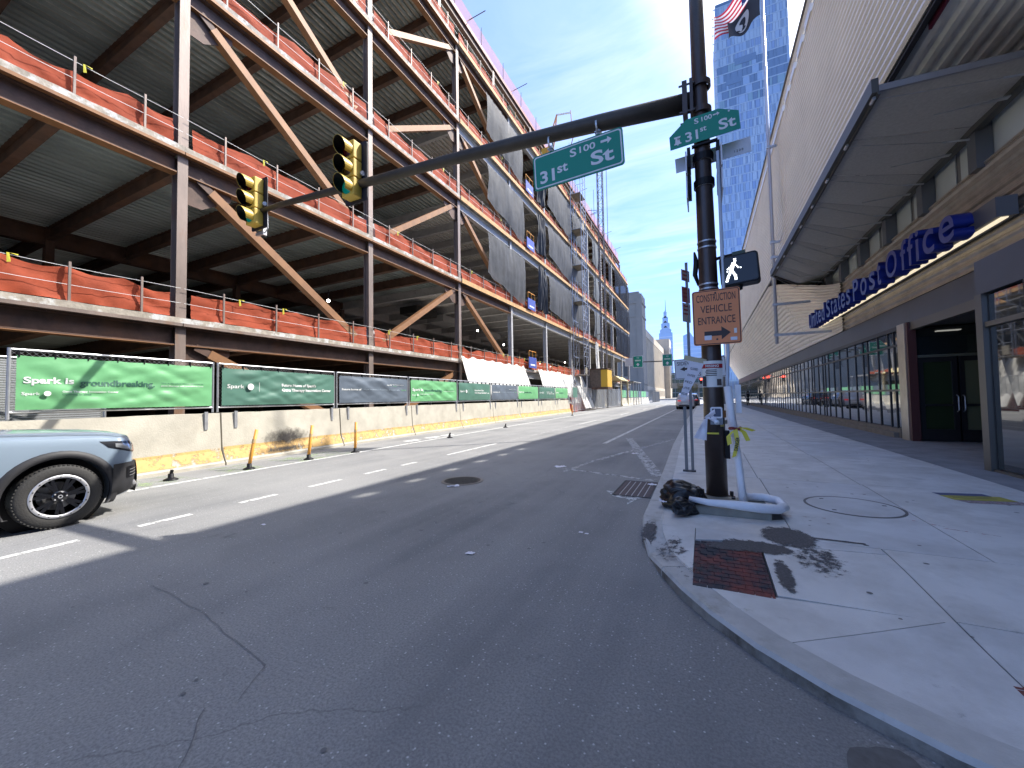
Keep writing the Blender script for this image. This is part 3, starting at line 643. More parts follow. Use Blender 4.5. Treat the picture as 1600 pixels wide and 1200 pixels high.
# orange debris nets with guard posts along every slab edge
for k, z in enumerate(LZ):
    for i in range(1, 12):
        y0, y1 = CY[i]+.24, CY[i+1]-.24
        if i == 1: y0 = 1.6
        if k == 4 and i < 3: continue
        t = thing('safety_net', 'orange net on the %s deck edge, %s' % (LV[k], bayname(i)), 'safety net', (0,0,z), 0, 'orange debris nets along the deck edges')
        Lb = y1-y0; n = 40 if i < 5 else 16; h = .8
        gap = None
        if i == 2 and k < 4: gap = 0
        def fn(u, v, y0=y0, Lb=Lb, k=k, i=i, h=h):
            y = y0+Lb*u; sag = .09*abs(sin(u*pi*4))*v
            fold = .075*N(y*1.7+v*2.5, v*1.2, k*3.7+i)+.04*N(y*5+v*3, v*3, k+i)
            low = .3*max(0, N(y*.45, k*2.3, 7))*v
            return (-13.24+fold-.03*v, y, .03+v*h-sag-low+.02*N(y*3, v, k))
        m = MB().grid(fn, n, 6); m.build('net', M_ORANGE, t, True)
        np_ = 4 if i != 1 else 3
        for c in range(np_):
            yy = y0+Lb*(c+.5)/np_
            MB().box(-13.19,-13.145,yy-.022,yy+.022,.0,.93).build('guard_post', M_STEELL if i < 5 else M_TIMBER, t)
        q = MB()
        for zz in (.42, .84): q.tube([(-13.165, y0-.2, zz), (-13.165, y0+Lb*.33, zz-.03), (-13.165, y0+Lb*.66, zz-.03), (-13.165, y1+.2, zz)], .006, 4)
        q.build('guard_cable', M_WTEXT, t)
        if i < 6 and k < 4:
            for c in range(2 if k == 0 else 1):
                yy = y0+Lb*rnd.uniform(.05, .95); w = .04
                MB().add([(-13.15, yy, .85), (-13.14, yy+w, .85), (-13.13, yy+w+.02, .66), (-13.15, yy+.01, .64), (-13.14, yy+.16, .82), (-13.14, yy+.16, .85)], [(0,1,2,3), (1,4,5)]).build('ribbon', M_TAPE, t)
t = thing('safety_net', 'sheer pink net standing up from the roof edge against the sky', 'safety net', (0,0,28.6))
MB().grid(lambda u, v: (-14.56+.05*N(u*30, v), -1+u*79, v*1.15-.06*abs(sin(u*pi*22))*v), 120, 3).build('net', M_PINK, t, True)
for c in range(22): MB().tube([(-14.52, c*3.6, 0), (-14.5, c*3.6, 1.35)], .02, 5).build('guard_post', M_STEEL, t)
for k, y in enumerate((23.4, 30.8, 37.5, 50.6, 58, 66, 74)):
    MB().tube([(-15.5, y, .3), (-13.4, y+.5, 1.0)], .03, 5).build('outrigger', M_STEEL, t)
# grey scaffold nets
def netcurtain(y0, y1, z0, z1, label, m=M_BLACKN, droop=.9, X=-13.03, fold=.1, freq=.9, group='grey scaffold nets on the building face', name='scaffold_net'):
    sd = random.random()*99
    def fn(u, v):
        y = y0+(y1-y0)*u; top = z1-.5*u*0-.05*abs(sin(u*pi*14)); bot = z0+droop*(.5-u)*(1)+.25*N(u*3, sd)
        w = fold*N(y*freq, v*1.5, sd)+fold*.5*N(y*freq*3.1, v*2, sd)
        return (X+w+.12*sin(v*pi), y, bot+(top-bot)*v)
    return tag(MB().grid(fn, 60 if y0 < 45 else 24, 14).build(name, m, None, True), label, 'scaffold net', group)
for k in (1, 2, 3):
    s = '%s storey' % LV[k+1-0]; z0, z1 = LZ[k], LZ[k+1]
    s = 'below the %s deck' % LV[k+1] if k<4 else ''
    netcurtain(23.1, 29.1, z0+.75, z1-1.0, 'wide torn grey net %s, nearest of its row' % s, droop=1.1)
    netcurtain(32.2, 34.2, z0+.5, z1-.65, 'black net bunched in tight vertical folds %s' % s, M_BLACKC, .1, -13.1, .28, 3.5)
    netcurtain(34.75, 41.9, z0+.7, z1-.7, 'grey net drooping in a curve %s, right of the bunched net' % s, droop=.9)
    netcurtain(42.4, 47.6, z0+.7, z1-.8, 'smaller grey net %s left of the scaffold tower' % s, droop=.5)
    netcurtain(51.6, 54.4, z0+.7, z1-.9, 'narrow grey net %s just right of the scaffold tower' % s, mat('far_grey_net', (.09,.1,.11), .8), .2)
    netcurtain(66, 79.4, z0+.1, z1-.75, 'dark blue-black net %s at the far end of the frame' % s, mat('far_dark_net', (.01,.014,.024), .95, var=.3, vscale=.4, alpha=.9, spec=.05), .1)
# white tarps
def tarp(y0, y1, zt, zb, label, spread=.8):
    sd = random.random()*50
    def fn(u, v):
        y = y0+(y1-y0)*u; f = (1-v)
        w = .16*N(y*1.6, v*.7, sd)*f*2+.05*N(y*5, v*2, sd)
        return (-13.0+f*spread+w*1.2, y+f*.5*(u-.3), zb+(zt-zb)*v+.1*abs(sin(u*pi*7))*v*-1+.12*N(y*1.3, 3, sd)*v)
    return tag(MB().grid(fn, 110, 16).build('tarp', M_TARP, None, True), label, 'tarp', 'white tarps hung over the lowest edge')
tarp(19.6, 28.6, 4.12, 1.5, 'long white pleated tarp hanging over the lowest beam, left of the blue gate')
tarp(31.6, 37.5, 4.05, 1.3, 'white tarp just right of the lowest blue gate')
tarp(37.6, 41.4, 3.95, .9, 'brightest white tarp, flat and wide, in the middle of its row')
tarp(41.5, 45.0, 4.0, .3, 'last white tarp sloping down by the tall fence post', 1.4)
tarp(52.0, 53.5, 9.0, 4.0, 'narrow white sheet hanging beside the yellow hoist cage', .2)
# blue loading gates at the slab edges
for k, z in enumerate(LZ[:4]):
    t = thing('loading_gate', 'blue loading gate with orange top rail on the %s deck edge' % LV[k], 'gate', (-12.95, 29.3+.25, z), 0, 'blue loading gates, one above the other')
    MB().box(-.03,.03,0,1.55,.1,1.0).build('gate_panel', M_BLUEGATE, t)
    MB().tube([(0,.05,1.0),(0,.05,1.5),(0,1.5,1.5),(0,1.5,1.0)], .03, 6).tube([(0,.78,1.0),(0,.78,1.5)], .03, 6).build('gate_rail', M_ORBOL, t)
    MB().box(.031,.036,.3,1.25,.3,.42).build('print_line', M_WTEXT, t)
# hoist mast, cages, scaffold stair tower
t = thing('hoist_mast', 'tall grey lattice hoist mast rising above the roof of the building frame', 'hoist mast', (-12.0, 52.6, 0))
q = MB()
for dx in (-.33, .33):
    for dy in (-.33, .33): q.tube([(dx, dy, 0), (dx, dy, 38)], .06, 5)
q.build('mast_leg', M_GREY, t); q = MB()
for k in range(48):
    z = k*.79; s = 1 if k % 2 else -1
    q.tube([(-.33, -.33*s, z), (-.33, .33*s, z+.79)], .028, 4).tube([(-.33*s, -.33, z), (.33*s, -.33, z+.79)], .028, 4).tube([(.33, .33*s, z), (.33, -.33*s, z+.79)], .028, 4)
    q.tube([(-.33,-.33,z),(.33,-.33,z)], .025, 4).tube([(.33,-.33,z),(.33,.33,z)], .025, 4)
q.build('lattice', M_STEEL, t)
MB().tube([(.9, 0, 2), (.9, 0, 38)], .04, 5).tube([(-.9, 0, 2), (-.9, 0, 30)], .03, 5).build('guide_cable', M_GREY, t)
for z in (10, 18, 27): MB().tube([(-.3, 0, z), (-1.6, -.6, z)], .04, 5).tube([(-.3, .2, z), (-1.6, .8, z)], .04, 5).build('tie', M_GREY, t)
for nm, x0, x1, lb in (('hoist_cage', -14.3, -12.1, 'left yellow hoist cage with grey mesh front at the foot of the mast'), ('hoist_cage', -12.05, -10.0, 'right yellow hoist cage at the foot of the mast')):
    t = thing(nm, lb, 'hoist cage', ((x0+x1)/2, 46.4, 2.65), 0, 'hoist cages at the foot of the mast'); w = (x1-x0)/2
    yel = mat('hoist_yellow', (.62,.38,.03), .5)
    if x0 < -13: MB().box(-w, -w+.75, -1.2, 1.2, 0, 2.0).build('door_panel', yel, t); MB().box(-w+.77, w, -1.18, 1.2, 0, 2.05).build('cage_body', mat('hoist_mesh', (.1,.1,.1), .7, var=.3, vscale=6), t)
    else: MB().box(w-.75, w, -1.2, 1.2, 0, 2.0).build('door_panel', yel, t); MB().box(-w, w-.77, -1.18, 1.2, 0, 2.05).build('cage_body', mat('hoist_mesh2', (.12,.09,.07), .7, var=.3, vscale=6), t)
    MB().box(-w-.05, w+.05, -1.25, 1.25, -.25, -.02).build('floor', M_STEEL, t); MB().box(-w-.05, w+.05, -1.25, 1.25, 2.06, 2.16).build('roof', M_STEEL, t)
t = thing('scaffold_tower', 'grey tube scaffold tower climbing the building face past the roof', 'scaffold', (-12.55, 43.2, 0))
q = MB(); d = MB(); pk = MB()
for dx in (-.45, .7):
    for dy in (-1.0, 0, 1.0): q.tube([(dx, dy, 4), (dx, dy, 30.5)], .035, 5)
for k in range(13):
    z = 4+k*2.05
    for dx in (-.45, .7): q.tube([(dx, -1.0, z), (dx, 1.0, z)], .03, 4); d.tube([(dx, -1.0, z), (dx, 1.0, z+2)], .025, 4)
    for dy in (-1.0, 1.0): q.tube([(-.45, dy, z), (.7, dy, z)], .03, 4)
    for zz in (.5, 1.0): q.tube([(.7, -1.0, z+zz), (.7, 1.0, z+zz)], .022, 4)
    if k % 2 == 0: pk.box(-.43, .68, -.98, .98, z-.04, z); pk.box(.72, .74, -.7, .1, z+.1, z+.8) if k % 4 == 0 else None
q.build('tube_frame', M_GALV, t); d.build('tube_brace', M_GALV, t); pk.build('plank', mat('scaffold_sheet', (.22,.2,.16), .8, var=.3, vscale=2), t)
t = thing('davit_hoist', 'small orange davit hoist standing on the upper deck edge against the sky', 'hoist', (-13.2, 34.8, 24.1))
og = mat('machine_orange', (.6,.24,.06), .5)
MB().tube([(0,0,0),(.5,.5,3.0),(1.0,.9,5.1)], .07, 6).tube([(0,1.6,0),(.6,1.3,3.0),(1.0,.9,5.1)], .07, 6).build('jib', og, t)
MB().tube([(1.0,.9,5.1),(2.2,1.6,5.4)], .09, 6).build('jib', M_WTEXT, t)
MB().tube([(2.2,1.6,5.6),(2.3,1.9,3.0),(1.4,2.2,.6)], .04, 5).build('cable', mat('dull_red', (.35,.08,.06), .6), t)
MB().box(-.4,.4,.2,1.2,.2,1.7).build('winch', mat('machine_yellow', (.55,.33,.04), .5), t)

# ------------------------------------------------------------------ barriers, fence panels, banners along the site
BJ = [(-10.0,1.62),(-10.44,5.48),(-10.86,9.3),(-11.08,13.15),(-11.2,17.0),(-11.48,21.0),(-11.55,25.0),(-11.62,29.0),(-11.68,33.0),(-11.75,37.0)]
where = ['behind the blue-grey car','with the sooty black smear','right of the smear behind the third orange post','under the first navy banner\'s right neighbour','under the pale green banner after it','fifth along','sixth along','seventh along','last before the gate']
blab = ['concrete barrier section behind the parked-looking blue-grey car','concrete barrier section with a sooty black smear','concrete barrier section right of the sooty one, behind the upright orange post',
 'concrete barrier section below the small bright green banner','concrete barrier section second right of the small bright green banner','concrete barrier section below the second navy banner','concrete barrier section third from the gate','concrete barrier section second from the gate','last concrete barrier section before the chain-link gate']
PROF = [(.0,-.02),(.0,.07),(.02,.09),(.14,.36),(.2,1.26),(.4,1.26),(.46,.36),(.58,.09),(.6,.07),(.6,-.02)]
def barrier(a, b, label, yellow=True, group='concrete barriers along the site'):
    L = hypot(b[0]-a[0], b[1]-a[1]); rz = atan2(b[1]-a[1], b[0]-a[0])
    t = thing('concrete_barrier', label, 'barrier', (a[0], a[1], 0), rz, group)
    n = len(PROF); vs = []; seg = 10
    for s in range(seg+1):
        x = .02+(L-.04)*s/seg
        for d, z in PROF: vs.append((x, d+.006*N(x*2, z*3, a[1]), z+(.01*N(x*3, d*4, a[1]) if z > .1 else 0)))
    m = MB().add(vs, [(s*n+c, s*n+c+1, (s+1)*n+c+1, (s+1)*n+c) for s in range(seg) for c in range(n-1)]+[tuple(range(n)), tuple(reversed(range(seg*n, seg*n+n)))])
    m.build('body', M_BARR, t)
    if yellow:
        zz = (.12, .33, .42) if int(a[1]) % 2 else (.13, .33, .39)
        vs = []
        for s in range(9):
            x = .03+(L-.06)*s/8
            vs += [(x, -.007+(zz[0]-.09)*.444+.02, zz[0]), (x, .14-.012, .36), (x, .14-.006+(zz[2]-.36)*.067-.003, zz[2]+.03*N(x, a[1]))]
        MB().add(vs, [(s*3+c, s*3+c+1, s*3+c+4, s*3+c+3) for s in range(8) for c in range(2)]).build('painted_band', M_YELLB, t)
    for x in (.35, L-.35): MB().box(x-.035,x+.035,.155,.185,.88,1.3).build('bracket', M_GALV, t)
    return t
for i in range(9):
    t = barrier(BJ[i], BJ[i+1], blab[i])
    if i == 1:
        M_SOOT = grit_mat('soot_smear', [(0,7.25,.5,0,1/1.15,1/.42,.75),(0,7.1,.2,0,1/1.3,1/.16,.7)], 7, (.05,.045,.042))
        for sc_ in (1,):
            vs = []
            for r_ in range(7):
                for j in range(24):
                    a_ = 2*pi*j/24; X_ = 2.0+sc_*1.5*(r_+.01)/6*cos(a_)+.2*sin(a_)*r_/6; Z_ = max(.1, .45+sc_*.5*(r_+.01)/6*sin(a_))
                    vs.append((X_, (.02+(Z_-.09)*.444 if Z_ < .36 else .14+(Z_-.36)*.0667)-.014-.003/sc_, Z_))
            MB().add(vs, [(24*r_+j, 24*(r_+1)+j, 24*(r_+1)+(j+1)%24, 24*r_+(j+1)%24) for r_ in range(6) for j in range(24)]).build('soot_smear', M_SOOT, t)
barrier((-9.72,-2.3), (-10.0,1.6), 'concrete barrier section mostly out of view behind the car bonnet')
frames = {}
def fence_frame(L, z0, z1, t, mesh=True, m=M_GALV):
    MB().tube([(.03,.02,z0-.12),(.03,.02,z1)], .024, 8).build('fence_post', m, t); MB().tube([(L-.03,.02,z0-.12),(L-.03,.02,z1)], .024, 8).build('fence_post', m, t)
    MB().tube([(.05,.02,z1-.02),(L-.05,.02,z1-.02)], .02, 8).build('top_rail', m, t); MB().tube([(.05,.02,z0),(L-.05,.02,z0)], .02, 8).build('bottom_rail', m, t)
    if mesh:
        q = MB(); s = .085; h = z1-z0; k = -int(h/s)
        for c in range(-int(h/s)-1, int(L/s)):                                   # woven diamond wire
            for sg in (1, -1):
                x0 = c*s if sg == 1 else c*s+h; a, b2 = (x0, z0), (x0+sg*h, z1)
                pts = []
                for (xx, zz) in (a, b2):
                    xc = min(max(xx, .05), L-.05); zc = a[1]+(xc-a[0])*sg; pts.append((xc, .02+.004*sg, zc))
                if abs(pts[0][0]-pts[1][0]) > .02: q.obox(pts[0], pts[1], .0035, .0035)
        q.build('chain_link', M_GALV, t)
    else:
        MB().add([(.05,.024,z0),(L-.05,.024,z0),(L-.05,.024,z1),(.05,.024,z1)], [(0,1,2,3)]).build('chain_link', M_CHAIN, t)
kinds = ['A','B','C','A','B','C','A','B','A']
FJ = [(-10.52,2.14),(-10.74,5.42),(-11.17,9.25),(-11.38,13.1),(-11.5,16.95),(-11.78,20.95),(-11.85,24.95),(-11.92,28.95),(-11.98,32.95),(-12.05,36.8)]
flab = ['holding the widest bright green banner','holding the dark green banner beside it','holding the first slate blue banner','holding the second bright green banner','fifth from the left on the barriers','holding the second slate blue banner','holding the third bright green banner','third from the gate','second from the gate']
dlab = {0:'widest bright green banner reading Spark is groundbreaking',1:'largest dark green banner reading Future Home of Spark\'s',2:'nearest slate blue banner reading Future home of Hope',3:'second bright green banner from the left',4:'second dark green banner from the left',5:'second slate blue banner from the left',6:'third bright green banner, small, under the white tarp',7:'third dark green banner, small, near the fence end',8:'last bright green banner before the gate'}
for i in range(9):
    a, b = FJ[i], FJ[i+1]; L = hypot(b[0]-a[0], b[1]-a[1])-.05; rz = atan2(b[1]-a[1], b[0]-a[0])
    t = thing('site_fence', 'chain-link fence panel on the barrier, %s' % flab[i], 'fence', (a[0], a[1], 0), rz, 'fence panels on the barriers')
    fence_frame(L, 1.4, 2.5, t, i < 3)
    bt = thing('banner', dlab[i], 'banner', (a[0], a[1], 0), rz, 'printed banners on the fence')
    kd = kinds[i]; mm = {'A': M_GREEN, 'B': M_DGREEN, 'C': M_NAVY}[kd]; x0, x1, z0, z1 = .1, L-.08, 1.44, 2.38
    def fn(u, v, sd=i*7.3):
        cx = 4*u*(1-u); cz = 4*v*(1-v)
        crease = .05*abs(N(u*4+v*2.2, v*.7, sd))+.05*abs(N(u*3.3-v*2.9, v*.6, sd+4))+.02*abs(N(u*9+v*4, v*1.2, sd+8))+.02*N(u*2, v, sd)+.012*N(u*11, v*7, sd)
        return (x0+(x1-x0)*u, -.025-crease*min(1, 5*min(u, 1-u)+.15)*min(1, 5*min(v, 1-v)+.2), z0+(z1-z0)*v-.012*abs(sin(u*pi*7))*(1 if v > .9 else 0))
    MB().grid(fn, 70 if i < 4 else 20, 22 if i < 4 else 6).build('sheet', mm, bt, True)
    for u in range(8): MB().box(x0+.02+(x1-x0-.06)*u/7, x0+.035+(x1-x0-.06)*u/7, -.04, .02, z1-.03, z1+.08).build('cable_tie', M_BLACK, bt)
    W_ = x1-x0; yy = -.08
    def T(s, m, cx, cz, w, h, bold=.01):
        o = text(s, m, w*W_, h, (0, 0, 0), (0, 0, 0), parent=bt, bold=bold)
        for q in o.data.vertices:
            X, Z = x0+W_*cx+q.co.x, z0+(z1-z0)*cz+q.co.y; q.co = (X, fn((X-x0)/W_, (Z-z0)/(z1-z0))[1]-.007-q.co.z*.25, Z)
    def disc(cx, cz, r): MB().lathe([(0,0),(r,0),(r,.004),(0,.005)], 20, axis='Y').build('logo_disc', M_WTEXT, bt).location = (x0+W_*cx, yy, z0+(z1-z0)*cz)
    if kd == 'A':
        T('Spark is', M_WTEXT, .125, .53, .2, .15, .03); T('groundbreaking.', M_GTEXT, .44, .5, .38, .16, .03)
        if i < 4:
            T('This is the place where discoveries', M_GTEXT, .8, .545, .27, .035); T('gene therapy will transform lives', M_WTEXT, .8, .485, .27, .035)
            T('Spark', M_WTEXT, .055, .29, .07, .07); disc(.115, .3, .045); T('Gene Therapy Innovation Center', M_WTEXT, .305, .335, .26, .045, .02); T('Opening in 2026', M_GTEXT, .24, .28, .13, .04)
    elif kd == 'B':
        T('Spark', M_WTEXT, .095, .5, .12, .13); disc(.195, .51, .085)
        MB().box(x0+W_*.26, x0+W_*.262, yy, yy+.003, z0+.35, z0+.6).build('rule', M_WTEXT, bt)
        T("Future Home of Spark's", M_WTEXT, .62, .57, .33, .11, .03); T('Gene Therapy Innovation Center', M_WTEXT, .705, .42, .5, .11, .03)
    else:
        T('Future home of', M_WTEXT, .15, .5, .24, .065, .03); T('Hope. Innovation. Possibility. Breakthroughs.', M_NAVY if False else mat('pale_blue_print', (.3,.36,.42), .5), .58, .5, .56, .06); T('Spark', M_GREEN, .93, .5, .09, .065)
        T('Spark', M_WTEXT, .66, .7, .05, .06); disc(.7, .71, .03); T('Gene Therapy Innovation', M_WTEXT, .83, .725, .2, .035); T('Center', M_GREEN, .77, .665, .07, .03)
# gate panels at the left edge
t = thing('site_fence', 'slatted chain-link gate panel at the left edge behind the banner', 'gate', (-11.0, 1.5, 0), radians(108))
fence_frame(2.4, 1.2, 2.42, t, False)
for k in range(26): MB().box(.1, 2.3, .03, .045, 1.24+k*.044, 1.262+k*.044).build('slat', M_GALV, t)
# far fence and gates
posts = [(-11.75,37.1),(-12.0,40.0),(-11.9,43.6),(-11.8,47.2),(-11.7,50.8),(-11.6,54.4),(-11.5,58.0),(-11.5,61.6)]
for i in range(7):
    a, b = posts[i], posts[i+1]; L = hypot(b[0]-a[0], b[1]-a[1])-.06; rz = atan2(b[1]-a[1], b[0]-a[0])
    t = thing('site_fence', 'tall chain-link gate panel standing on the road edge, %s of the row after the barriers' % ORD[i], 'fence', (a[0], a[1], 0), rz, 'tall gate panels after the barriers')
    fence_frame(L, .15, 2.55 if i else 2.9, t, False)
    for k in range(4): MB().tube([(.4+k*.8, .03, .2), (.55+k*.8, .03, 2.5)], .025, 5).build('stay', M_GALV, t)
    if i == 0: MB().box(.4, L-.4, -.06, -.04, 1.5, 2.5).build('banner_strip', M_DGREEN, t)
for i, (x, y) in enumerate(((-11.9,38.4),(-11.95,43.5))):
    t = tag(MB().tube([(x,y,0),(x,y,4.6-.5*i)], .07, 8).build('steel_post', M_GALV), ('taller' if i == 0 else 'shorter')+' bare steel post standing up between the gate panels', 'post')
t = thing('water_barrier', 'bright red plastic barrier with ribs at the foot of the last tarp', 'barrier', (-12.5, 39.5, 0), pi/2)
red = mat('red_plastic', (.62,.07,.05), .5)
MB().prism([(-2.2,-.25,0),(-2.2,.25,0),(-2.2,.15,1.5),(-2.2,-.15,1.5)], (6.5,0,0)).build('body', red, t)
for k in range(7): MB().box(-2+k*.9, -1.75+k*.9, -.28, -.24, .15, 1.4).build('rib', red, t)
for i in range(8):
    y = 62+i*4.0; t = barrier((-11.4+.0*i, y), (-11.4, y+4), 'far concrete barrier under small green banners, %s past the gate' % ORD[i], False, 'far barriers past the gate')
    ft = thing('banner', 'far small %s banner, %s past the gate' % ('green' if i % 3 != 1 else 'grey-blue', ORD[i]), 'banner', (-11.6, y, 0), pi/2, 'far banners past the gate')
    MB().grid(lambda u, v: (.05+3.85*u, .03*N(u*4, v, i), 1.35+1.15*v), 8, 2).build('sheet', M_GREEN if i % 3 != 1 else M_NAVY, ft)
t = tag(MB().grid(lambda u, v: (-11.0+.2*N(u*5, v), 96+16*u, 2.6*v), 12, 3).build('fence_screen', M_BLACKC), 'dark screened fence past the last green banners', 'fence')
t = thing('site_shelter', 'yellow framed covered entrance beside the hoist cages', 'shelter', (-12.6, 61, 0))
MB().box(-2.6,-2.4,0,6,0,4.0).box(1.0,1.2,0,.2,0,4.0).box(1.0,1.2,5.8,6,0,4.0).build('frame', mat('shelter_cream', (.6,.5,.3), .6), t)
MB().prism([(-2.6,0,4.0),(1.3,0,4.0),(.3,0,4.7)], (0,6,0)).build('roof', mat('shelter_roof', (.55,.45,.2), .6), t)
t = thing('site_shelter', 'grey pipe canopy over the walkway right of the yellow entrance', 'shelter', (-12.4, 70, 0))
MB().box(-1,1.4,0,9,4.0,4.15).build('roof', M_GREY, t)
for k in range(4): MB().tube([(1.3,.2+k*2.9,0),(1.3,.2+k*2.9,4)], .08, 6).build('post', M_GALV, t)
# orange flexible posts
dl = [((-9.29,5.36),1,.16,'nearest orange flexible post, leaning strongly to the right'),((-9.29,6.84),1,.1,'second orange flexible post, leaning in front of the sooty barrier'),((-9.2,8.27),1,.03,'third orange flexible post, nearly upright'),
      ((-9.5,4.0),0,0,'black stub of a broken flexible post nearest the car'),((-9.0,12.7),0,0,'black stub of a broken post on the edge line in mid distance'),((-9.3,18.06),0,0,'black stub of a broken post farthest along the edge line'),((-9.8,31),1,.0,'small far orange post in front of the last barrier')]
for (x, y), up, ln, lb in dl:
    t = thing('delineator_post', lb, 'bollard', (x, y, 0), 0, 'flexible posts along the bike lane')
    MB().lathe([(.12,0),(.12,.02),(.07,.045),(.05,.05),(.045,.13),(0,.13)], 14).build('base', M_BLACK, t, True)
    if up:
        MB().tube([(0,0,.05),(0,ln*.3,.35),(0,ln,.88)], [.038,.038,.036], 12).build('post', M_ORBOL, t, True)
        MB().tube([(0,ln*.55,.58),(0,ln*.68,.66)], .041, 12, False).build('band', mat('pale_reflector', (.62,.42,.2), .4), t)
    else: MB().tube([(0,0,.1),(.02,.01,.2)], .03, 8).build('stub', M_BLACK, t)
# ------------------------------------------------------------------ traffic signal pole at the corner and what hangs on it
PX, PY = .10, 5.67
t = thing('signal_pole', 'thick brown traffic signal pole with a long mast arm at the sidewalk corner', 'signal pole', (PX, PY, .15))
LEAN = -.006
MB().tube([(0,0,.06),(LEAN*1.0,0,1.2),(LEAN*3,0,3),(LEAN*6.5,0,5.2),(LEAN*12,0,10.5)], [.125,.12,.11,.093,.07], 28).build('shaft', M_POLE, t, True)
MB().tube([(0,0,.0),(0,0,.07)], .16, 24).box(-.21,.21,-.21,.21,-.005,.035).build('base_plate', mat('rusty_base', (.1,.06,.045), .8, var=.3, vscale=12), t)
for a in range(4): MB().tube([(.17*(1 if a%2 else -1), .17*(1 if a>1 else -1), .03), (.17*(1 if a%2 else -1), .17*(1 if a>1 else -1), .1)], .022, 6).build('anchor_bolt', M_IRON, t)
ARM = [(-.12,-.0,5.27),(-1.39,0,5.40),(-2.09,0,5.46),(-4.09,0,5.62),(-5.78,0,5.72),(-8.75,0,5.93),(-9.65,0,5.95)]
M_ARM = mat('mast_arm_paint', (.05,.042,.034), .45, .2, var=.25, vscale=3, bump=.3, bscale=60)
MB().tube(ARM, [.125,.115,.11,.095,.085,.062,.055], 20).build('mast_arm', M_ARM, t, True)
zc = 5.26
MB().box(-.25,-.19,-.14,.14,zc-.2,zc+.24).build('clamp_plate', M_POLE, t); MB().box(-.16,-.12,-.15,.15,zc-.2,zc+.24).build('clamp_plate', M_POLE, t)
for zz in (zc-.17, zc+.19):
    MB().lathe([(.1,zz-.035),(.125,zz-.035),(.125,zz+.035),(.1,zz+.035)], 24).build('clamp_band', M_POLE, t).location = (LEAN*5,0,0)
    for s in (-1, 1): MB().tube([(-.29,s*.12,zz),(-.1,s*.12,zz)], .014, 6).build('bolt', M_POLE, t)
MB().box(.105,.16,-.06,.08,.55,.9).build('hand_hole_cover', M_BLACK, t)
for zz in (2.98,): pass
def band(z, m=M_GALV, h=.018, r=None):
    rr = (r or (.124-.0055*z))+.006; MB().lathe([(rr-.004,z-h/2),(rr+.003,z-h/2),(rr+.003,z+h/2),(rr-.004,z+h/2)], 28).build('steel_band', m, t).location = (LEAN*z, 0, 0)
for z in (2.02, 2.72, 2.78, 3.26, 3.34, 4.08, 4.15, 4.42, 4.5): band(z)
for z in (4.12, 4.46): MB().lathe([(.1,z-.045),(.125,z-.045),(.125,z+.045),(.1,z+.045)], 20).build('bracket_ring', M_BLACK, t).location = (LEAN*z,0,0)
for s in (-1, 1):
    for z in (3.98, 4.34): MB().box(s*.17-.02+LEAN*4.2, s*.17+.02+LEAN*4.2, -.12, .1, z, z+.26).build('sign_bracket', M_BLACK, t)
MB().tube([(-.13,.05,2.8),(-.17,.04,2.95),(-.15,.02,3.1),(-.17,.03,3.25)], [.015,.03,.035,.012], 8).build('cable_bundle', M_BLACK, t, True)
t0 = t

def bell(x, z, h, m, parent, y=0, depth=-.003):
    k = h/1.0
    P = [(-.42,0),(.42,0),(.46,.1),(.3,.22),(.26,.55),(.2,.72),(.34,.76),(.42,.95),(-.42,.95),(-.34,.76),(-.2,.72),(-.26,.55),(-.3,.22),(-.46,.1)]
    MB().prism([(x+a*k*.9, y, z+b*k) for a, b in P], (0, depth, 0)).build('bell_emblem', m, parent)
    MB().prism([(x-.08*k, y, z-.1*k), (x+.08*k, y, z-.1*k), (x+.1*k, y, z), (x-.1*k, y, z)], (0, depth, 0)).build('bell_clapper', m, parent)
def arrow(x, z, L, h, m, parent, y, s=1, name='arrow'):
    P = [(-.5,-.16),(.12,-.16),(.12,-.5),(.5,0),(.12,.5),(.12,.16),(-.5,.16)]
    MB().prism([(x+s*a*L, y, z+b*h) for a, b in P], (0, -.003, 0)).build(name, m, parent)
def rrect(w, h, r, x=0, z=0, y=0, n=5):
    P = []
    for cx, cz, a0 in ((w/2-r,h/2-r,0),(-w/2+r,h/2-r,90),(-w/2+r,-h/2+r,180),(w/2-r,-h/2+r,270)):
        P += [(x+cx+r*cos(radians(a0+90*k/n)), y, z+cz+r*sin(radians(a0+90*k/n))) for k in range(n+1)]
    return P
# hanging street name sign
t = thing('street_sign', 'large green 31st St sign hanging under the mast arm', 'street sign', (-1.635, PY-.02, 5.075)); t.rotation_euler = (0, radians(-2.5), 0)
MB().prism(rrect(1.4,.56,.05), (0,.02,0)).build('sign_edge', M_SIGNG, t)
MB().prism(rrect(1.36,.52,.045,y=-.002), (0,.002,0)).build('sign_border', M_SIGNW, t); MB().prism(rrect(1.32,.48,.035,y=-.004), (0,.002,0)).build('sign_panel', M_SIGNG, t)
text('31', M_SIGNW, .24, .2, (-.47,-.007,-.1), parent=t, bold=.025); text('st', M_SIGNW, .17, .13, (-.22,-.007,-.045), parent=t, bold=.02)
text('St', M_SIGNW, .34, .21, (.39,-.007,-.06), parent=t, bold=.025); text('S', M_SIGNW, .1, .13, (-.04,-.007,.135), parent=t, bold=.02); text('100', M_SIGNW, .24, .1, (.18,-.007,.14), parent=t, bold=.015)
arrow(.46, .15, .16, .11, M_SIGNW, t, -.005)
for x in (-.39, .35):
    MB().box(x-.025,x+.025,-.02,.02,.28,.36).box(x-.045,x+.045,-.03,.03,.31,.325).build('hanger', M_GALV, t)
    MB().lathe([(.112,x-.012),(.12,x-.012),(.12,x+.012),(.112,x+.012)], 20, (0,.02,.4 if x < 0 else .4), 'X').build('hanger_strap', M_GALV, t)
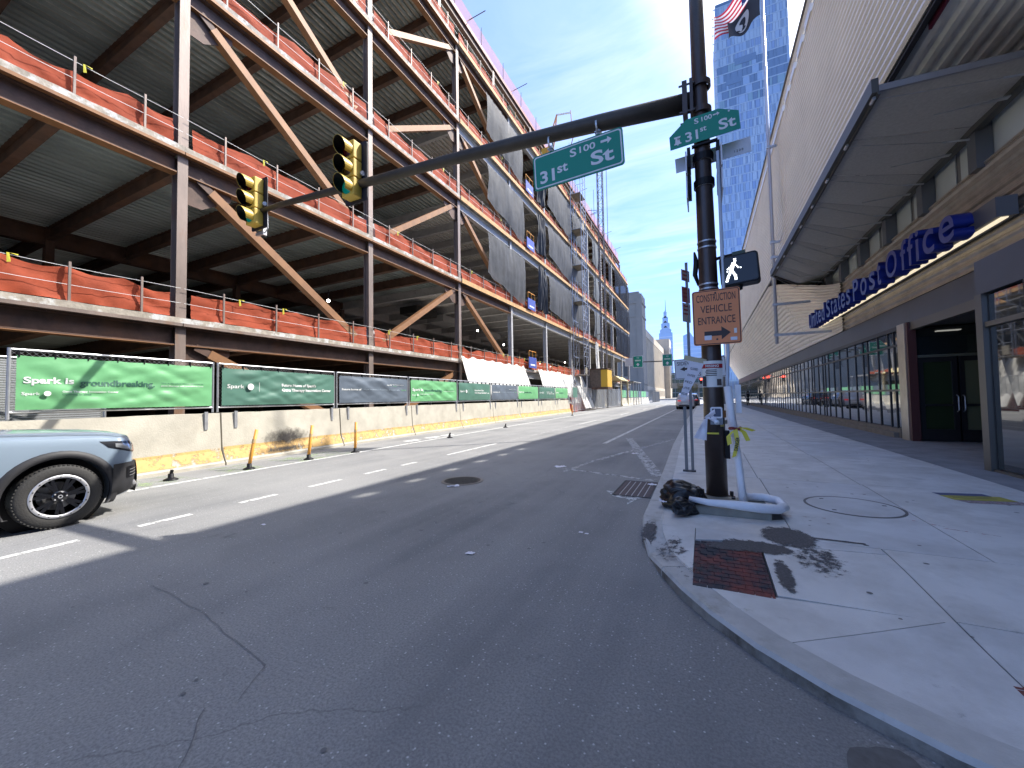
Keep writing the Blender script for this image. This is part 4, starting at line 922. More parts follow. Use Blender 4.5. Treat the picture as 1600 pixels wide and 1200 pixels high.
# pole street sign with cropped corners
t = thing('street_sign', 'green 31st St blade sign with a bell emblem on the brown pole', 'street sign', (.085, PY-.14, 4.93)); t.rotation_euler = (0, radians(-3), 0)
P = [(-.41,0,-.15),(.41,0,-.15),(.41,0,.09),(.19,0,.2),(-.19,0,.2),(-.41,0,.03)]
MB().prism([(a*.99, .0, c*.98) for a, b, c in P], (0,.008,0)).build('sign_panel', M_SIGNG, t)
text('31', M_SIGNW, .15, .13, (-.14,-.002,-.045), parent=t, bold=.02); text('st', M_SIGNW, .075, .06, (0,-.002,.0), parent=t, bold=.015); text('St', M_SIGNW, .19, .14, (.27,-.002,-.02), parent=t, bold=.02)
text('S', M_SIGNW, .05, .07, (-.07,-.002,.13), parent=t, bold=.015); text('100', M_SIGNW, .12, .06, (.05,-.002,.13), parent=t, bold=.012); arrow(.16, .135, .075, .05, M_SIGNW, t, -.001); bell(-.31, -.1, .11, M_SIGNW, t, -.001)
for a in (-.3, .3): MB().lathe([(0,0),(.012,0),(.012,.004)], 8, (a, -.004, .12 if a > 0 else -.03), 'Y').build('rivet', M_GALV, t)
MB().box(-.15,.15,.01,.06,-.19,-.165).build('bracket', M_BLACK, t)
t = thing('street_sign', 'pale back of another blade sign just under the green one', 'street sign', (.13, PY+.13, 4.72)); t.rotation_euler = (0, radians(-3), 0)
MB().box(-.4,.5,0,.006,-.12,.08).build('sign_panel', M_SIGNP, t)
text('1 2 0 0', M_SIGNBK, .1, .03, (.36,-.003,-.06), parent=t)
for s, lb in ((-1, 'edge-on sign pair left of the pole bands'), (1, 'edge-on sign pair right of the pole bands')):
    t = thing('side_sign', lb, 'sign', (LEAN*4.3+PX+s*.2, PY-.02, 4.1))
    MB().box(-.008,.008,-.25,.2,-.08 if s < 0 else -.05,.2).build('sign_panel', M_SIGNP, t); MB().box(-.008,.008,-.25,.2,.24,.52).build('sign_panel', M_SIGNP, t)
# pedestrian signal
t = thing('pedestrian_signal', 'black pedestrian signal showing the white walking figure', 'pedestrian signal', (.42, PY-.18, 3.04)); t.rotation_euler = (0, radians(-3), radians(-8))
o = MB().prism(rrect(.42,.37,.045), (0,.2,0)).build('housing', M_BLACK, t); b_ = o.modifiers.new('bevel','BEVEL'); b_.width = .008; b_.segments = 2
MB().prism(rrect(.38,.33,.03,y=-.004), (0,.004,0)).build('screen', mat('signal_screen', (.006,.008,.012), .35), t)
MB().prism(rrect(.44,.39,.05,y=-.05), (0,.01,0)).build('visor', M_BLACK, t) if False else None
led = mat('white_led', (.9,.95,1), .5, emit=1.3); fig = MB()
def dots(a, b, n, w=2, s=.0075):
    for k in range(n):
        for j in range(w):
            x = a[0]+(b[0]-a[0])*k/max(1,n-1); z = a[1]+(b[1]-a[1])*k/max(1,n-1); x += (j-(w-1)/2)*.014
            fig.add([(x-s,-.006,z-s),(x+s,-.006,z-s),(x+s,-.006,z+s),(x-s,-.006,z+s)], [(0,1,2,3)])
dots((-.035,.13),(-.035,.105),2,2); dots((-.05,.085),(-.085,-.005),6,3); dots((-.06,.07),(-.12,.02),4,1); dots((-.12,.02),(-.125,-.01),2,1); dots((-.04,.07),(-.005,.02),4,1); dots((-.005,.02),(.02,.01),2,1)
dots((-.085,-.01),(-.12,-.075),5,2); dots((-.12,-.075),(-.14,-.13),4,2); dots((-.07,-.02),(-.045,-.07),4,2); dots((-.045,-.07),(-.04,-.12),4,2)
fig.build('walking_figure', led, t)
MB().tube([(-.42,.2,.23),(-.2,.16,.24),(-.02,.1,.22),(.0,.1,.18)], .022, 8).tube([(-.4,.2,-.24),(-.1,.14,-.24),(.0,.1,-.22),(0,.1,-.18)], .022, 8).build('bracket_arm', M_BLACK, t)
MB().box(-.06,.08,.04,.16,.19,.235).build('terminal_box', mat('dull_green_box', (.05,.08,.06), .6), t)
# construction sign
t = thing('construction_sign', 'orange sign reading construction vehicle entrance with a right arrow', 'sign', (.155, PY-.21, 2.47)); t.rotation_euler = (0, radians(-.5), 0)
MB().prism(rrect(.53,.69,.03), (0,.006,0)).build('sign_edge', M_SIGNO, t); MB().prism(rrect(.515,.675,.026,y=-.001), (0,.001,0)).build('sign_border', M_SIGNBK, t); MB().prism(rrect(.495,.655,.02,y=-.002), (0,.001,0)).build('sign_panel', M_SIGNO, t)
for s, z, w in (('CONSTRUCTION', .245, .43), ('VEHICLE', .105, .345), ('ENTRANCE', -.04, .41)): text(s, M_SIGNBK, w, .092, (0,-.004,z), parent=t, bold=.0)
MB().prism([(-.14,-.003,-.235),(.05,-.003,-.235),(.05,-.003,-.285),(.15,-.003,-.205),(.05,-.003,-.125),(.05,-.003,-.175),(-.14,-.003,-.175)], (0,-.002,0)).build('arrow', M_SIGNBK, t)
for x, z, w, h, m in ((-.1,-.255,.08,.055,M_SIGNP),(.18,-.285,.07,.04,M_SIGNP),(.2,-.19,.03,.06,M_WTEXT)): MB().box(x-w/2,x+w/2,-.0065,-.0055,z-h/2,z+h/2).build('sticker', m, t)
for z in (.3,-.28): MB().lathe([(0,0),(.012,0),(.012,.003)], 8, (0,-.004,z), 'Y').build('bolt', M_IRON, t)
# white and red notice, torn papers, meter and handles on the pole
t = thing('notice_poster', 'white missing-notice poster with a red header taped to the pole', 'poster', (PX-.01, PY-.135, 1.72))
MB().grid(lambda u, v: (-.115+.23*u, .05*abs(u-.5)**2*4, -.12+.24*v), 6, 1).build('sheet', M_WTEXT, t); MB().grid(lambda u, v: (-.118+.236*u, -.002+.05*abs(u-.5)**2*4, .122+.05*v), 6, 1).build('red_header', mat('red_print', (.4,.02,.03), .5), t)
MB().grid(lambda u, v: (-.118+.236*u, .05*abs(u-.5)**2*4, .173+.04*v), 6, 1).build('white_header', M_WTEXT, t)
text('MISSING', M_WTEXT, .15, .03, (.0,-.004,.147), parent=t, bold=.02)
for k in range(4): MB().box(-.07-.01*(k%2),.05,-.001,.0,.09-.022*k,.1-.022*k).build('print_line', M_SIGNBK, t)
MB().box(-.11,-.07,-.0015,0,-.11,.02).box(.05,.1,-.0015,0,-.1,-.02).build('print_photo', M_SIGNBK, t)
def torn(label, P, loc, rz=0, m=M_PAPER):
    q = MB().grid(lambda u, v: ((P[0][0]*(1-u)+P[1][0]*u)*(1-v)+(P[3][0]*(1-u)+P[2][0]*u)*v, .03*N(u*3, v*3, loc[2]), (P[0][1]*(1-u)+P[1][1]*u)*(1-v)+(P[3][1]*(1-u)+P[2][1]*u)*v+.012*N(u*6, v*6, 3)), 10, 10)
    o = q.build('torn_paper', m, None, True); o.location = loc; o.rotation_euler = (0,0,rz); return tag(o, label, 'paper', 'torn papers on the pole')
torn('large crumpled white paper hanging off the left of the pole', [(-.17,-.16),(-.02,-.19),(0,.1),(-.04,.08)], (PX-.08, PY-.16, 1.12))
torn('small folded white paper stuck on the front of the pole', [(-.02,-.0),(.08,-.06),(.05,.13),(-.07,.02)], (PX-.05, PY-.165, 1.2))
tl = thing('hanging_notice', 'white cut notice strip flapping diagonally off the pole left side', 'notice', (PX-.23, PY-.1, 1.73)); tl.rotation_euler = (0, radians(16), 0)
MB().prism([(-.09,0,-.28),(-.02,0,-.28),(.08,0,.2),(-.1,0,.2)], (0,.003,0)).build('sheet', M_PAPER, tl); MB().prism([(-.17,0,.2),(.16,0,.205),(.16,0,.26),(-.17,0,.26)], (0,.003,0)).build('header_strip', mat('yellowed_paper', (.5,.45,.3), .7), tl)
for z, s in ((.11,'CLOSED'),(.02,'ENTER'),(-.07,'PED'),(-.15,'USE'),(-.23,'SIDE')): text(s, M_SIGNBK, .09-.0*z, .028, (-.03+z*.12,-.003,z), parent=tl)
t = thing('push_button_unit', 'pedestrian push button unit with a small sign on the brown pole', 'push button', (PX+.02, PY-.155, 1.18))
MB().box(-.07,.07,0,.03,-.05,.16).build('backing', mat('grey_plate', (.2,.22,.25), .5), t); MB().prism(rrect(.13,.14,.02,z=.1,y=-.003), (0,.003,0)).build('sign_edge', M_SIGNW, t); MB().prism(rrect(.1,.1,.01,z=.1,y=-.005), (0,.002,0)).build('sign_panel', mat('button_sign_blue', (.06,.08,.13), .4), t)
MB().lathe([(0,-.03),(.03,-.025),(.03,0)], 14, (0,0,-.02), 'Y').build('button', M_GALV, t)
t = thing('pole_stickers', 'cluster of brown and orange stickers beside the push button', 'stickers', (PX+.11, PY-.085, 1.2)); t.rotation_euler = (0,0,.9)
for x, z, w, h, c in ((0,.06,.05,.09,(.35,.17,.06)),(.02,-.04,.05,.05,(.3,.28,.24)),(-.05,-.08,.06,.03,(.5,.42,.12))): MB().box(x-w/2,x+w/2,-.004,-.001,z-h/2,z+h/2).build('sticker', mat('sticker%g' % c[0], c, .6), t)
MB().box(-.1,.04,-.145,-.135,-.02,.0).build('yellow_strip', M_TAPE).location = (PX, PY, 1.03); tag(bpy.context.scene.objects['yellow_strip'], 'thin yellow strip of tape across the pole below the button', 'tape')
# white wrapped conduits
t = thing('wrapped_conduit', 'white wrapped pipe leaning up the right side of the brown pole', 'conduit')
MB().tube([(.36,5.25,.2),(.34,5.28,.5),(.3,5.34,1.05)], [.048,.042,.036], 12).tube([(.3,5.34,1.0),(.27,5.38,1.3),(.25,5.4,1.6)], .045, 12).build('lower_sleeve', M_WRAP, t, True)
MB().tube([(.25,5.44,1.55),(.25,5.46,1.7),(.27,5.48,2.0),(.27,5.5,2.25),(.25,5.52,2.8),(.24,5.55,4.6)], .02, 10).build('riser', mat('pale_conduit', (.5,.56,.66), .5), t, True)
t = tag(MB().box(.33,.39,5.46,5.5,1.28,1.62).build('white_board_strip', M_WRAP), 'short white board strip taped right of the leaning pipe', 'board')
t = thing('wrapped_conduit', 'white wrapped pipe loop lying on the concrete base round the pole foot', 'conduit')
MB().tube([(-.2,5.03,.3),(.0,4.98,.29),(.16,4.94,.3),(.33,4.92,.3),(.5,4.95,.285),(.66,5.03,.27),(.74,5.2,.26),(.72,5.42,.27),(.58,5.5,.28),(.38,5.46,.28)], [.03,.036,.042,.05,.05,.048,.05,.05,.048,.045], 14).build('loop', M_WRAP, t, True)
t = thing('caution_tape', 'yellow caution tape knotted round the white pipe', 'tape', (.3, 5.3, 1.08))
MB().tube([(-.05,.02,.02),(-.02,-.06,.03),(.04,-.05,.02),(.06,.03,.03)], .018, 6).build('knot', mat('dark_red_tape', (.22,.03,.03), .5), t)
for k, P in enumerate(([(.02,-.04,.03),(.09,-.03,-.02),(.13,-.02,-.12)],[(.0,-.05,.03),(.1,-.05,.03),(.19,-.03,-.0)],[(-.02,-.06,.0),(-.07,-.07,-.06),(-.06,-.07,-.16)],[(.0,-.06,.02),(.02,-.07,-.12),(-.02,-.06,-.3)])):
    q = MB(); vs = []
    for i, p in enumerate(P): w = .022; vs += [(p[0]-w, p[1], p[2]-.005*k), (p[0]+w, p[1]-.004, p[2]+.01)]
    q.add(vs, [(2*i, 2*i+1, 2*i+3, 2*i+2) for i in range(len(P)-1)]).build('tape_end', M_TAPE, t)
text('DANGER', M_SIGNBK, .16, .04, (.012,-.075,-.15), (pi/2, radians(-80), 0), parent=t, bold=.03)
# concrete base, rubbish bag
t = tag(link('pole_footing', MB().box(-.27,.6,5.0,5.62,0,.09).mesh('pole_footing', concrete('footing_concrete', (.33,.32,.27), (.22,.21,.18))), bevel=.015), 'low rectangular concrete footing under the brown pole', 'footing'); t.location.z = .14
tag(MB().prism([(.6,5.02,.15),(.72,5.1,.15),(.66,5.1,.22),(.6,5.03,.23)], (.0,.3,0)).build('rubble', M_IRON), 'dark wedge of rubble at the right end of the footing', 'rubble')
def bag():
    m = bmesh.new(); bmesh.ops.create_icosphere(m, subdivisions=5, radius=1)
    for v in m.verts:
        p = v.co.copy(); n = noise.noise(p*1.1+Vector((3,1,7)))*.4-abs(noise.noise(Vector((p.x*1.2,p.y*3,p.z*3))))*.3-abs(noise.noise(Vector((p.x*3,p.y*7,p.z*6))))*.06
        r = .95+n; v.co = Vector((p.x*r*.3, p.y*r*.2, max(-.09, p.z*r*.2)))
        if p.x > .2: v.co.z -= .03*(p.x)
    me = bpy.data.meshes.new('bag_body'); m.to_mesh(me); m.free(); me.materials.append(M_BAG)
    for q in me.polygons: q.use_smooth = True
    return me
t = thing('rubbish_bag', 'black crumpled rubbish bag slumped against the left side of the footing', 'rubbish bag', (-.25, 5.22, .25))
link('bag_body', bag(), t); o = link('bag_fold', bag(), t, (.0,-.3,-.045), (.1,.2,.9)); o.scale = (.7,.55,.6)
MB().grid(lambda u, v: (-.3+.08*u+.02*v, -.05-.12*v, .02*N(u*3,v*3)-.02), 6, 6).build('white_corner', M_PAPER, t)
for k in range(2): MB().tube([(-.02+.1*k,.0,.08),(.03+.1*k,-.03,.16)], [.03,.008], 6).build('bag_ear', M_BAG, t)

# traffic lights on the arm
def signal(label, x, z, y, extra):
    t = thing('traffic_light', label, 'traffic light', (x, y, z), 0, 'traffic lights on the mast arm')
    MB().prism(rrect(.62,1.24,.06,y=.13), (0,.012,0)).build('backplate', mat('backplate_black', (.012,.014,.025), .45), t)
    for k in range(3):
        zz = .38-.38*k
        o = MB().box(-.17,.17,-.09,.128,zz-.183,zz+.183).build('housing', M_YEL, t); b = o.modifiers.new('bevel','BEVEL'); b.width = .02; b.segments = 2
        q = MB(); n = 16; vs = []
        for s, yy in ((0,-.092),(1,-.36)):
            for j in range(n+1):
                a = radians(-50)+radians(280)*j/n; L = yy if s == 0 else yy+.10*(1-sin(a))*.5*1.4
                vs += [(.155*cos(a), L, zz+.155*sin(a)), (.147*cos(a), L, zz+.147*sin(a))]
        m_ = 2*(n+1)
        for j in range(n):
            a0 = 2*j; q.f += [(a0, a0+2, m_+a0+2, m_+a0), (a0+1, m_+a0+1, m_+a0+3, a0+3), (m_+a0, m_+a0+2, m_+a0+3, m_+a0+1)]
            q.m += [0, 1, 0]
        q.v = vs; q.build('visor', [M_YEL, M_BLACK], t)
        lens = [mat('dark_red_lens', (.05,.004,.003), .25), mat('dark_amber_lens', (.06,.03,.003), .25), mat('green_lens_lit', (.0,.12,.09), .3, emit=.25)][k]
        MB().lathe([(0,-.12),(.08,-.11),(.142,-.094)], 20, (0,0,zz), 'Y').build('lens', lens, t, True)
    if extra:
        MB().box(.06,.12,.15,.24,-.75,.62).build('mount_bar', M_GALV, t); MB().box(-.2,.1,.16,.22,-.72,-.66).build('mount_bar', M_GALV, t)
        MB().box(-.12,.05,.143,.2,-.6,.45).build('rear_cover', M_YEL, t)
        MB().tube([(.1,.2,-.15),(.2,.2,-.25),(.22,.2,-.6),(.1,.2,-.7)], .012, 6).build('cable', M_GALV, t)
        MB().tube([(.08,.2,-.05),(.26,.1,-.05)], .05, 8).build('clamp', M_GALV, t)
    else:
        MB().tube([(.1,.2,-.5),(.1,.2,.5)], .035, 8).build('mount_bar', M_GALV, t); MB().tube([(.0,.2,-.05),(.22,.1,-.06)], .05, 8).build('clamp', M_GALV, t)
signal('nearer yellow three-lens traffic light with a large black backplate on the mast arm', -6.3, 6.17, PY-.1, False)
signal('farther yellow traffic light with a silver mounting bar at the tip of the mast arm', -9.55, 6.3, PY-.1, True)

# signs on the square post by the kerb
t = thing('sign_post', 'galvanised square sign post standing at the kerb left of the brown pole', 'sign post', (-.235, 7.7, .15))
MB().tube([(0,0,0),(0,0,3.75)], .033, 4).build('post', mat('dull_galv_post', (.2,.205,.21), .5, .4), t); MB().tube([(-.1,0,0),(-.1,0,1.15)], .036, 4).build('stub_post', MATS['dull_galv_post'], t)
MB().box(-.16,.05,-.06,.06,0,.02).build('base_plate', M_IRON, t)
t = thing('sidewalk_closed_sign', 'white sign reading sidewalk closed cross here with a left arrow', 'sign', (-.07, 7.62, 1.98)); t.rotation_euler = (0, radians(-2), 0)
MB().prism(rrect(.82,.36,.03), (0,.006,0)).build('sign_edge', M_SIGNW, t); MB().prism(rrect(.8,.34,.025,y=-.001), (0,.001,0)).build('sign_border', M_SIGNBK, t); MB().prism(rrect(.785,.325,.02,y=-.002), (0,.001,0)).build('sign_panel', M_SIGNW, t)
text('SIDEWALK CLOSED', M_SIGNBK, .72, .065, (0,-.004,.1), parent=t); text('CROSS HERE', M_SIGNBK, .45, .065, (0,-.004,-.105), parent=t)
MB().prism([(-.32,-.003,.0),(-.24,-.003,.04),(-.24,-.003,.018),(.25,-.003,.018),(.25,-.003,-.018),(-.24,-.003,-.018),(-.24,-.003,-.04)], (0,-.002,0)).build('arrow', M_SIGNBK, t)
for z, h, c, lb in ((3.55,.2,(.6,.5,.48),'small faded sign highest on the square kerb post'),(3.2,.28,(.5,.16,.14),'red and white parking sign in the middle of the square kerb post'),(2.88,.34,(.62,.58,.55),'lower white parking sign on the square kerb post')):
    t = thing('parking_sign', lb, 'sign', (-.25, 7.64, z+.1)); t.rotation_euler = (0, 0, radians(62))
    MB().box(-.13,.13,0,.004,-h/2,h/2).build('sign_panel', mat('park%g' % c[1], c, .4), t)
    for k in range(3): MB().box(-.09,.09,-.002,0,h*.3-.07*k,h*.3-.07*k+.03).build('print_line', mat('park_print', (.4,.08,.08), .5), t)
# ------------------------------------------------------------------ vehicles
def lerp(t, x):
    for (a, *va), (b, *vb) in zip(t, t[1:]):
        if x <= b:
            k = (x-a)/(b-a) if b > a else 0; k = max(0, min(1, k)); k = k*k*(3-2*k)*.35+k*.65
            return [p+(q-p)*k for p, q in zip(va, vb)]
    return list(t[-1][1:])
# stations along the car, d = metres ahead of the front axle: half width, underside, shoulder height, roof/bonnet half width, top height
ST = [(-3.68,.62,.5,.92,.45,1.0),(-3.62,.78,.36,.98,.56,1.2),(-3.45,.88,.3,1.0,.6,1.48),(-3.1,.92,.26,1.01,.62,1.6),(-2.4,.935,.24,1.0,.64,1.65),(-1.5,.935,.24,.99,.62,1.63),(-1.2,.935,.24,.985,.6,1.52),
      (-.62,.93,.24,.975,.66,1.10),(-.4,.93,.24,.97,.72,1.075),(0,.925,.24,.955,.74,1.055),(.45,.915,.24,.94,.76,1.03),(.7,.89,.25,.91,.74,1.0),(.84,.84,.27,.88,.7,.965),(.91,.77,.3,.83,.6,.92),(.94,.7,.33,.78,.5,.86)]
def ring(d):
    hw, zb, zs, tw, zt = lerp(ST, d/.82 if d > 0 else d); zs = .3+(zs-.3)*1.2; zt = zt+.12
    P = [(0, zb), (hw-.12, zb), (hw-.03, zb+.06), (hw-.005, zb+.2), (hw, (zb+zs)/2+.05), (hw-.012, zs-.09), (hw-.045, zs)]
    cabin = zt > zs+.14
    if cabin: P += [(hw-.09, zs+.025), (tw+.04, zt-.09), (tw-.03, zt-.02), (tw*.5, zt+.005), (0, zt+.015)]
    else: P += [(hw-.09, zs+.03), ((hw+tw)/2-.05, zt-.03), (tw-.03, zt-.01), (tw*.5, zt+.012), (0, zt+.02)]
    return P
def side_x(d, z):
    P = ring(d)[1:9]
    for (x0, z0), (x1, z1) in zip(P, P[1:]):
        if z0 <= z <= z1: return x0+(x1-x0)*(z-z0)/max(1e-6, z1-z0)
    return P[-1][0]
def car(label, loc, rz, paint, detail, group=None, blackkit=True):
    t = thing('car', label, 'car', loc, rz, group)
    ds = []; a = -3.68
    while a < .74: ds.append(a); a += (.06 if a < .5 else .025) if detail else .1
    ds.append(.77); m = MB(); n = 23; vs = []
    for d in ds:
        P = ring(d); full = [(x, z) for x, z in P]+[(-x, z) for x, z in reversed(P[1:-1])]; full = full[:]
        k = len(full); vs += [(x, d, z) for x, z in full]
    m.add(vs, [(i*k+j, i*k+(j+1)%k, (i+1)*k+(j+1)%k, (i+1)*k+j) for i in range(len(ds)-1) for j in range(k)]+[tuple(range(k)), tuple(reversed(range((len(ds)-1)*k, len(ds)*k)))])
    body = m.build('body', paint, t, True)
    cut = MB()
    for ya in (0, -2.7): cut.tube([(-1.2, ya, .385), (1.2, ya, .385)], .47, 40)
    co = cut.build('cut', paint); co.parent = t
    bo = body.modifiers.new('b', 'BOOLEAN'); bo.object = co; bo.operation = 'DIFFERENCE'; bo.solver = 'EXACT'
    bpy.context.view_layer.update(); dg = bpy.context.evaluated_depsgraph_get(); me = bpy.data.meshes.new_from_object(body.evaluated_get(dg)); body.modifiers.clear(); body.data = me; me.name = 'body'
    for p in me.polygons: p.use_smooth = True
    try: me.set_sharp_from_angle(angle=radians(34))
    except Exception: pass
    bpy.data.objects.remove(co)
    for ya in (0, -2.7):
        MB().lathe([(.43,-.92),(.44,-.6),(.44,.6),(.43,.92)], 32, (0,ya,.385), 'X').build('wheel_well', M_BLACK, t) if False else None
        MB().tube([(-.62, ya, .385), (.7, ya, .385)], .5, 28).build('wheel_well', M_BLACK, t)
    KIT = mat('black_cladding', (.022,.022,.025), .6)
    def patch(name, P, m_, off=.006, res=(8, 5), s=1):
        """surface patch hugging the car side; P = four (d, z) corners"""
        def f(u, v):
            d = (P[0][0]*(1-u)+P[1][0]*u)*(1-v)+(P[3][0]*(1-u)+P[2][0]*u)*v; z = (P[0][1]*(1-u)+P[1][1]*u)*(1-v)+(P[3][1]*(1-u)+P[2][1]*u)*v
            return (s*(side_x(d, z)+off), d, z)
        return MB().grid(f, *res).build(name, m_, t, True)
    for s in (1, -1):
        for ya in (0, -2.7):
            q = MB(); nn = 30; vs = []
            for j in range(nn+1):
                a_ = radians(-32)+radians(244)*j/nn
                for r, o in ((.468,-.04),(.468,.02),(.5,.028),(.55,.014),(.556,.0)):
                    d = ya+r*cos(a_); z = .385+r*sin(a_); z = max(z, .2)
                    vs.append((s*(side_x(min(d, .9), max(z, .3))+o), d, z))
            q.add(vs, [(j*5+c, j*5+c+1, j*5+c+6, j*5+c+5) for j in range(nn) for c in range(4)]); q.build('arch_cladding', KIT, t, True)
            MB().box(s*.84-.0, s*.86, ya-.4, ya+.4, .3, .5).build('hub_shade', M_BLACK, t) if False else None
        if detail or s == 1:
            patch('sill_cladding', [(-2.2,.26),(-.5,.26),(-.5,.42),(-2.2,.42)], KIT, .014, (12,3), s)
            patch('window', [(-1.42,1.03),(-.95,1.03),(-1.22,1.42),(-1.5,1.5)], M_GLASS, .004, (5,5), s); patch('window', [(-2.35,1.03),(-1.5,1.03),(-1.6,1.5),(-2.35,1.54)], M_GLASS, .004, (5,5), s); patch('window', [(-3.2,1.06),(-2.45,1.03),(-2.45,1.54),(-3.05,1.48)], M_GLASS, .004, (5,5), s)
    # windscreen
    def ws(u, v):
        d = -.68-.5*v; P = ring(d); return ((u-.5)*2*(P[8][0]-.01), d, max(P[9][1], P[10][1])+.012-.0*v)
    MB().grid(ws, 8, 6).build('windscreen', M_GLASS, t, True)
    lamp = mat('lamp_glass', (.5,.52,.55), .06, .6, spec=1, coat=1); dk = mat('lamp_dark', (.02,.022,.028), .15, coat=1)
    for s in (1, -1):
        if detail:
            patch('lamp_housing', [(.44,.93),(.765,.82),(.765,.99),(.35,1.02)], dk, .004, (10,4), s)
            patch('headlight', [(.51,.93),(.72,.86),(.72,.95),(.51,.98)], lamp, .01, (6,3), s)
            patch('indicator', [(.72,.85),(.755,.84),(.755,.96),(.72,.965)], mat('lamp_chrome_red', (.5,.2,.15), .2, .7), .01, (3,3), s)
        else: patch('headlight', [(.5,.8),(.9,.72),(.9,.82),(.5,.9)], lamp, .006, (8,3), s)
        patch('lower_bumper', [(.47,.24),(.769,.36),(.769,.72),(.48,.7)], KIT, .035, (12,6), s)
        patch('bumper_vent', [(.63,.5),(.755,.52),(.755,.66),(.63,.65)], M_BLACK, .045, (6,3), s)
        if detail:
            for k in range(3): patch('vent_slat', [(.66,.52+.04*k),(.75,.535+.04*k),(.75,.545+.04*k),(.66,.53+.04*k)], mat('vent_silver', (.4,.4,.42), .3, .8), .052, (5,1), s)
    MB().grid(lambda u, v: ((u-.5)*1.44, .8+.02*sin(v*pi)-.016*(2*u-1)**2, .27+.44*v), 10, 5).build('lower_grille', KIT, t, True)
    MB().grid(lambda u, v: ((u-.5)*1.15, .782+.01*sin(v*pi)-.008*(2*u-1)**2, .76+.1*v), 10, 3).build('grille', M_BLACK, t, True)
    MB().tube([(-.82,.62,.5),(-.78,.72,.42),(-.6,.82,.33),(.6,.82,.33),(.78,.72,.42),(.82,.62,.5)], [.015,.04,.04,.04,.04,.015], 10).build('skid_bar', mat('satin_silver', (.6,.6,.62), .3, .8), t, True)
    MB().tube([(-.6,-3.68,.4),(.6,-3.68,.4)], .06, 8).build('rear_skid', KIT, t)
    MB().grid(lambda u, v: ((u-.5)*1.06*(1-.08*v), -3.655+.17*v-.02+.0*u, 1.04+.36*v), 6, 4).build('rear_window', M_GLASS, t, True)
    for s in (1, -1): MB().box(min(s*.4, s*.72), max(s*.4, s*.72), -3.7, -3.6, .88, .99).build('tail_light', mat('tail_light_red', (.5,.02,.015), .3, emit=.5), t)
    MB().box(-.26,.26,-3.71,-3.66,.6,.72).build('number_plate', M_WTEXT, t)
    # bonnet shut line
    if detail:
        for s in (1, -1):
            q = MB(); vs = []
            for j in range(16):
                d = -.55+1.2*j/15; P = ring(d); x = P[8][0]+.035; z = P[8][1]-.008; vs += [(s*x, d, z+.004), (s*(x+.012), d, z+.001)]
            q.add(vs, [(2*j, 2*j+1, 2*j+3, 2*j+2) for j in range(15)]).build('bonnet_gap', M_BLACK, t)
    for s in (1, -1):
        for ya in (0, -2.7): wheel(t, s, ya, detail)
    for s in (1, -1): link('mirror', MB().box(-.1,.1,-.07,.07,-.07,.08).mesh('mirror', paint), t, (s*1.03, -.95, 1.08), bevel=.03)
    return t
TY = mat('tyre_rubber', (.035,.034,.033), .75, bump=.3, bscale=60, obj=True); RIMD = mat('rim_black_gloss', (.012,.012,.014), .15, .4, coat=1); RIMS = mat('rim_machined_silver', (.6,.6,.62), .42, .7)
def wheel(t, s, ya, detail):
    w = bpy.data.objects.new('wheel', None); COL.objects.link(w); w.parent = t; w.location = (s*.815, ya, .385); w.rotation_euler = (0, 0, 0 if s > 0 else pi)
    tm = MB().lathe([(.235,-.09),(.25,-.115),(.33,-.122),(.365,-.11),(.385,-.08),(.385,.08),(.365,.105),(.345,.115),(.30,.12),(.262,.115),(.245,.095)], 64, axis='X')
    tm.build('tyre', TY, w, True)
    if detail:
        q = MB()
        for k in range(60):
            a = 2*pi*k/60
            for sg in (-1, 1):
                c, sn = cos(a+.02*sg), sin(a+.02*sg); q.obox((sg*.03, c*.384, sn*.384), (sg*.105, c*.376, sn*.376), .018, .012, up=(0, c, sn))
        stuff(q.build('tread', TY, w))
    MB().lathe([(.262,.118),(.255,.126),(.228,.126),(.222,.112)], 48, axis='X').build('rim_ring', RIMS, w, True)
    MB().lathe([(.235,.1),(.225,-.08),(.15,-.09),(0,-.09)], 40, axis='X').build('rim_barrel', RIMD, w, True)
    MB().lathe([(.17,-.02),(.17,.0),(.05,.0)], 30, axis='X').build('brake_disc', mat('brake_disc', (.3,.3,.31), .3, .8), w)
    n = 7; q = MB()
    for k in range(n):
        a = 2*pi*(k+.25)/n
        for da in (-.13, .13):
            q.obox((.1, .05*cos(a), .05*sin(a)), (.108, .228*cos(a+da), .228*sin(a+da)), .034, .026, up=(1,0,0))
    q.build('spoke', RIMD, w)
    MB().lathe([(.075,.08),(.07,.118),(.04,.122),(0,.122)], 24, axis='X').build('hub_cap', RIMD, w, True)
    if detail:
        for k in range(16):
            a = 2*pi*k/16; MB().lathe([(0,.132),(.008,.131),(.008,.124)], 6, (0, .242*cos(a), .242*sin(a)), 'X').build('rim_bolt', M_IRON, w)
        for k in range(5):
            a = 2*pi*k/5; MB().lathe([(0,.13),(.009,.128),(.009,.11)], 6, (0, .055*cos(a), .055*sin(a)), 'X').build('wheel_nut', RIMS, w)
        MB().lathe([(.022,.124),(.022,.127),(.012,.127),(.012,.124)], 16, axis='X').build('badge', RIMS, w)
        MB().box(-.03,.06,-.17,-.08,.06,.13).build('brake_caliper', mat('caliper_grey', (.25,.25,.26), .5), w)
PAINT = mat('blue_grey_car_paint', (.27,.345,.43), .28, .25, coat=1)
car('blue-grey compact SUV entering the picture at the left edge', (-8.09, 1.9, 0), 0, PAINT, True)
car('white SUV driving away down the shaded lane beside the kerb', (-1.98, 50, 0), 0, mat('white_car_paint', (.62,.62,.64), .25, .1, coat=1), False)
car('dark car partly hidden ahead of the white SUV', (-1.6, 60, 0), 0, mat('dark_car_paint', (.03,.033,.04), .25, .1, coat=1), False)
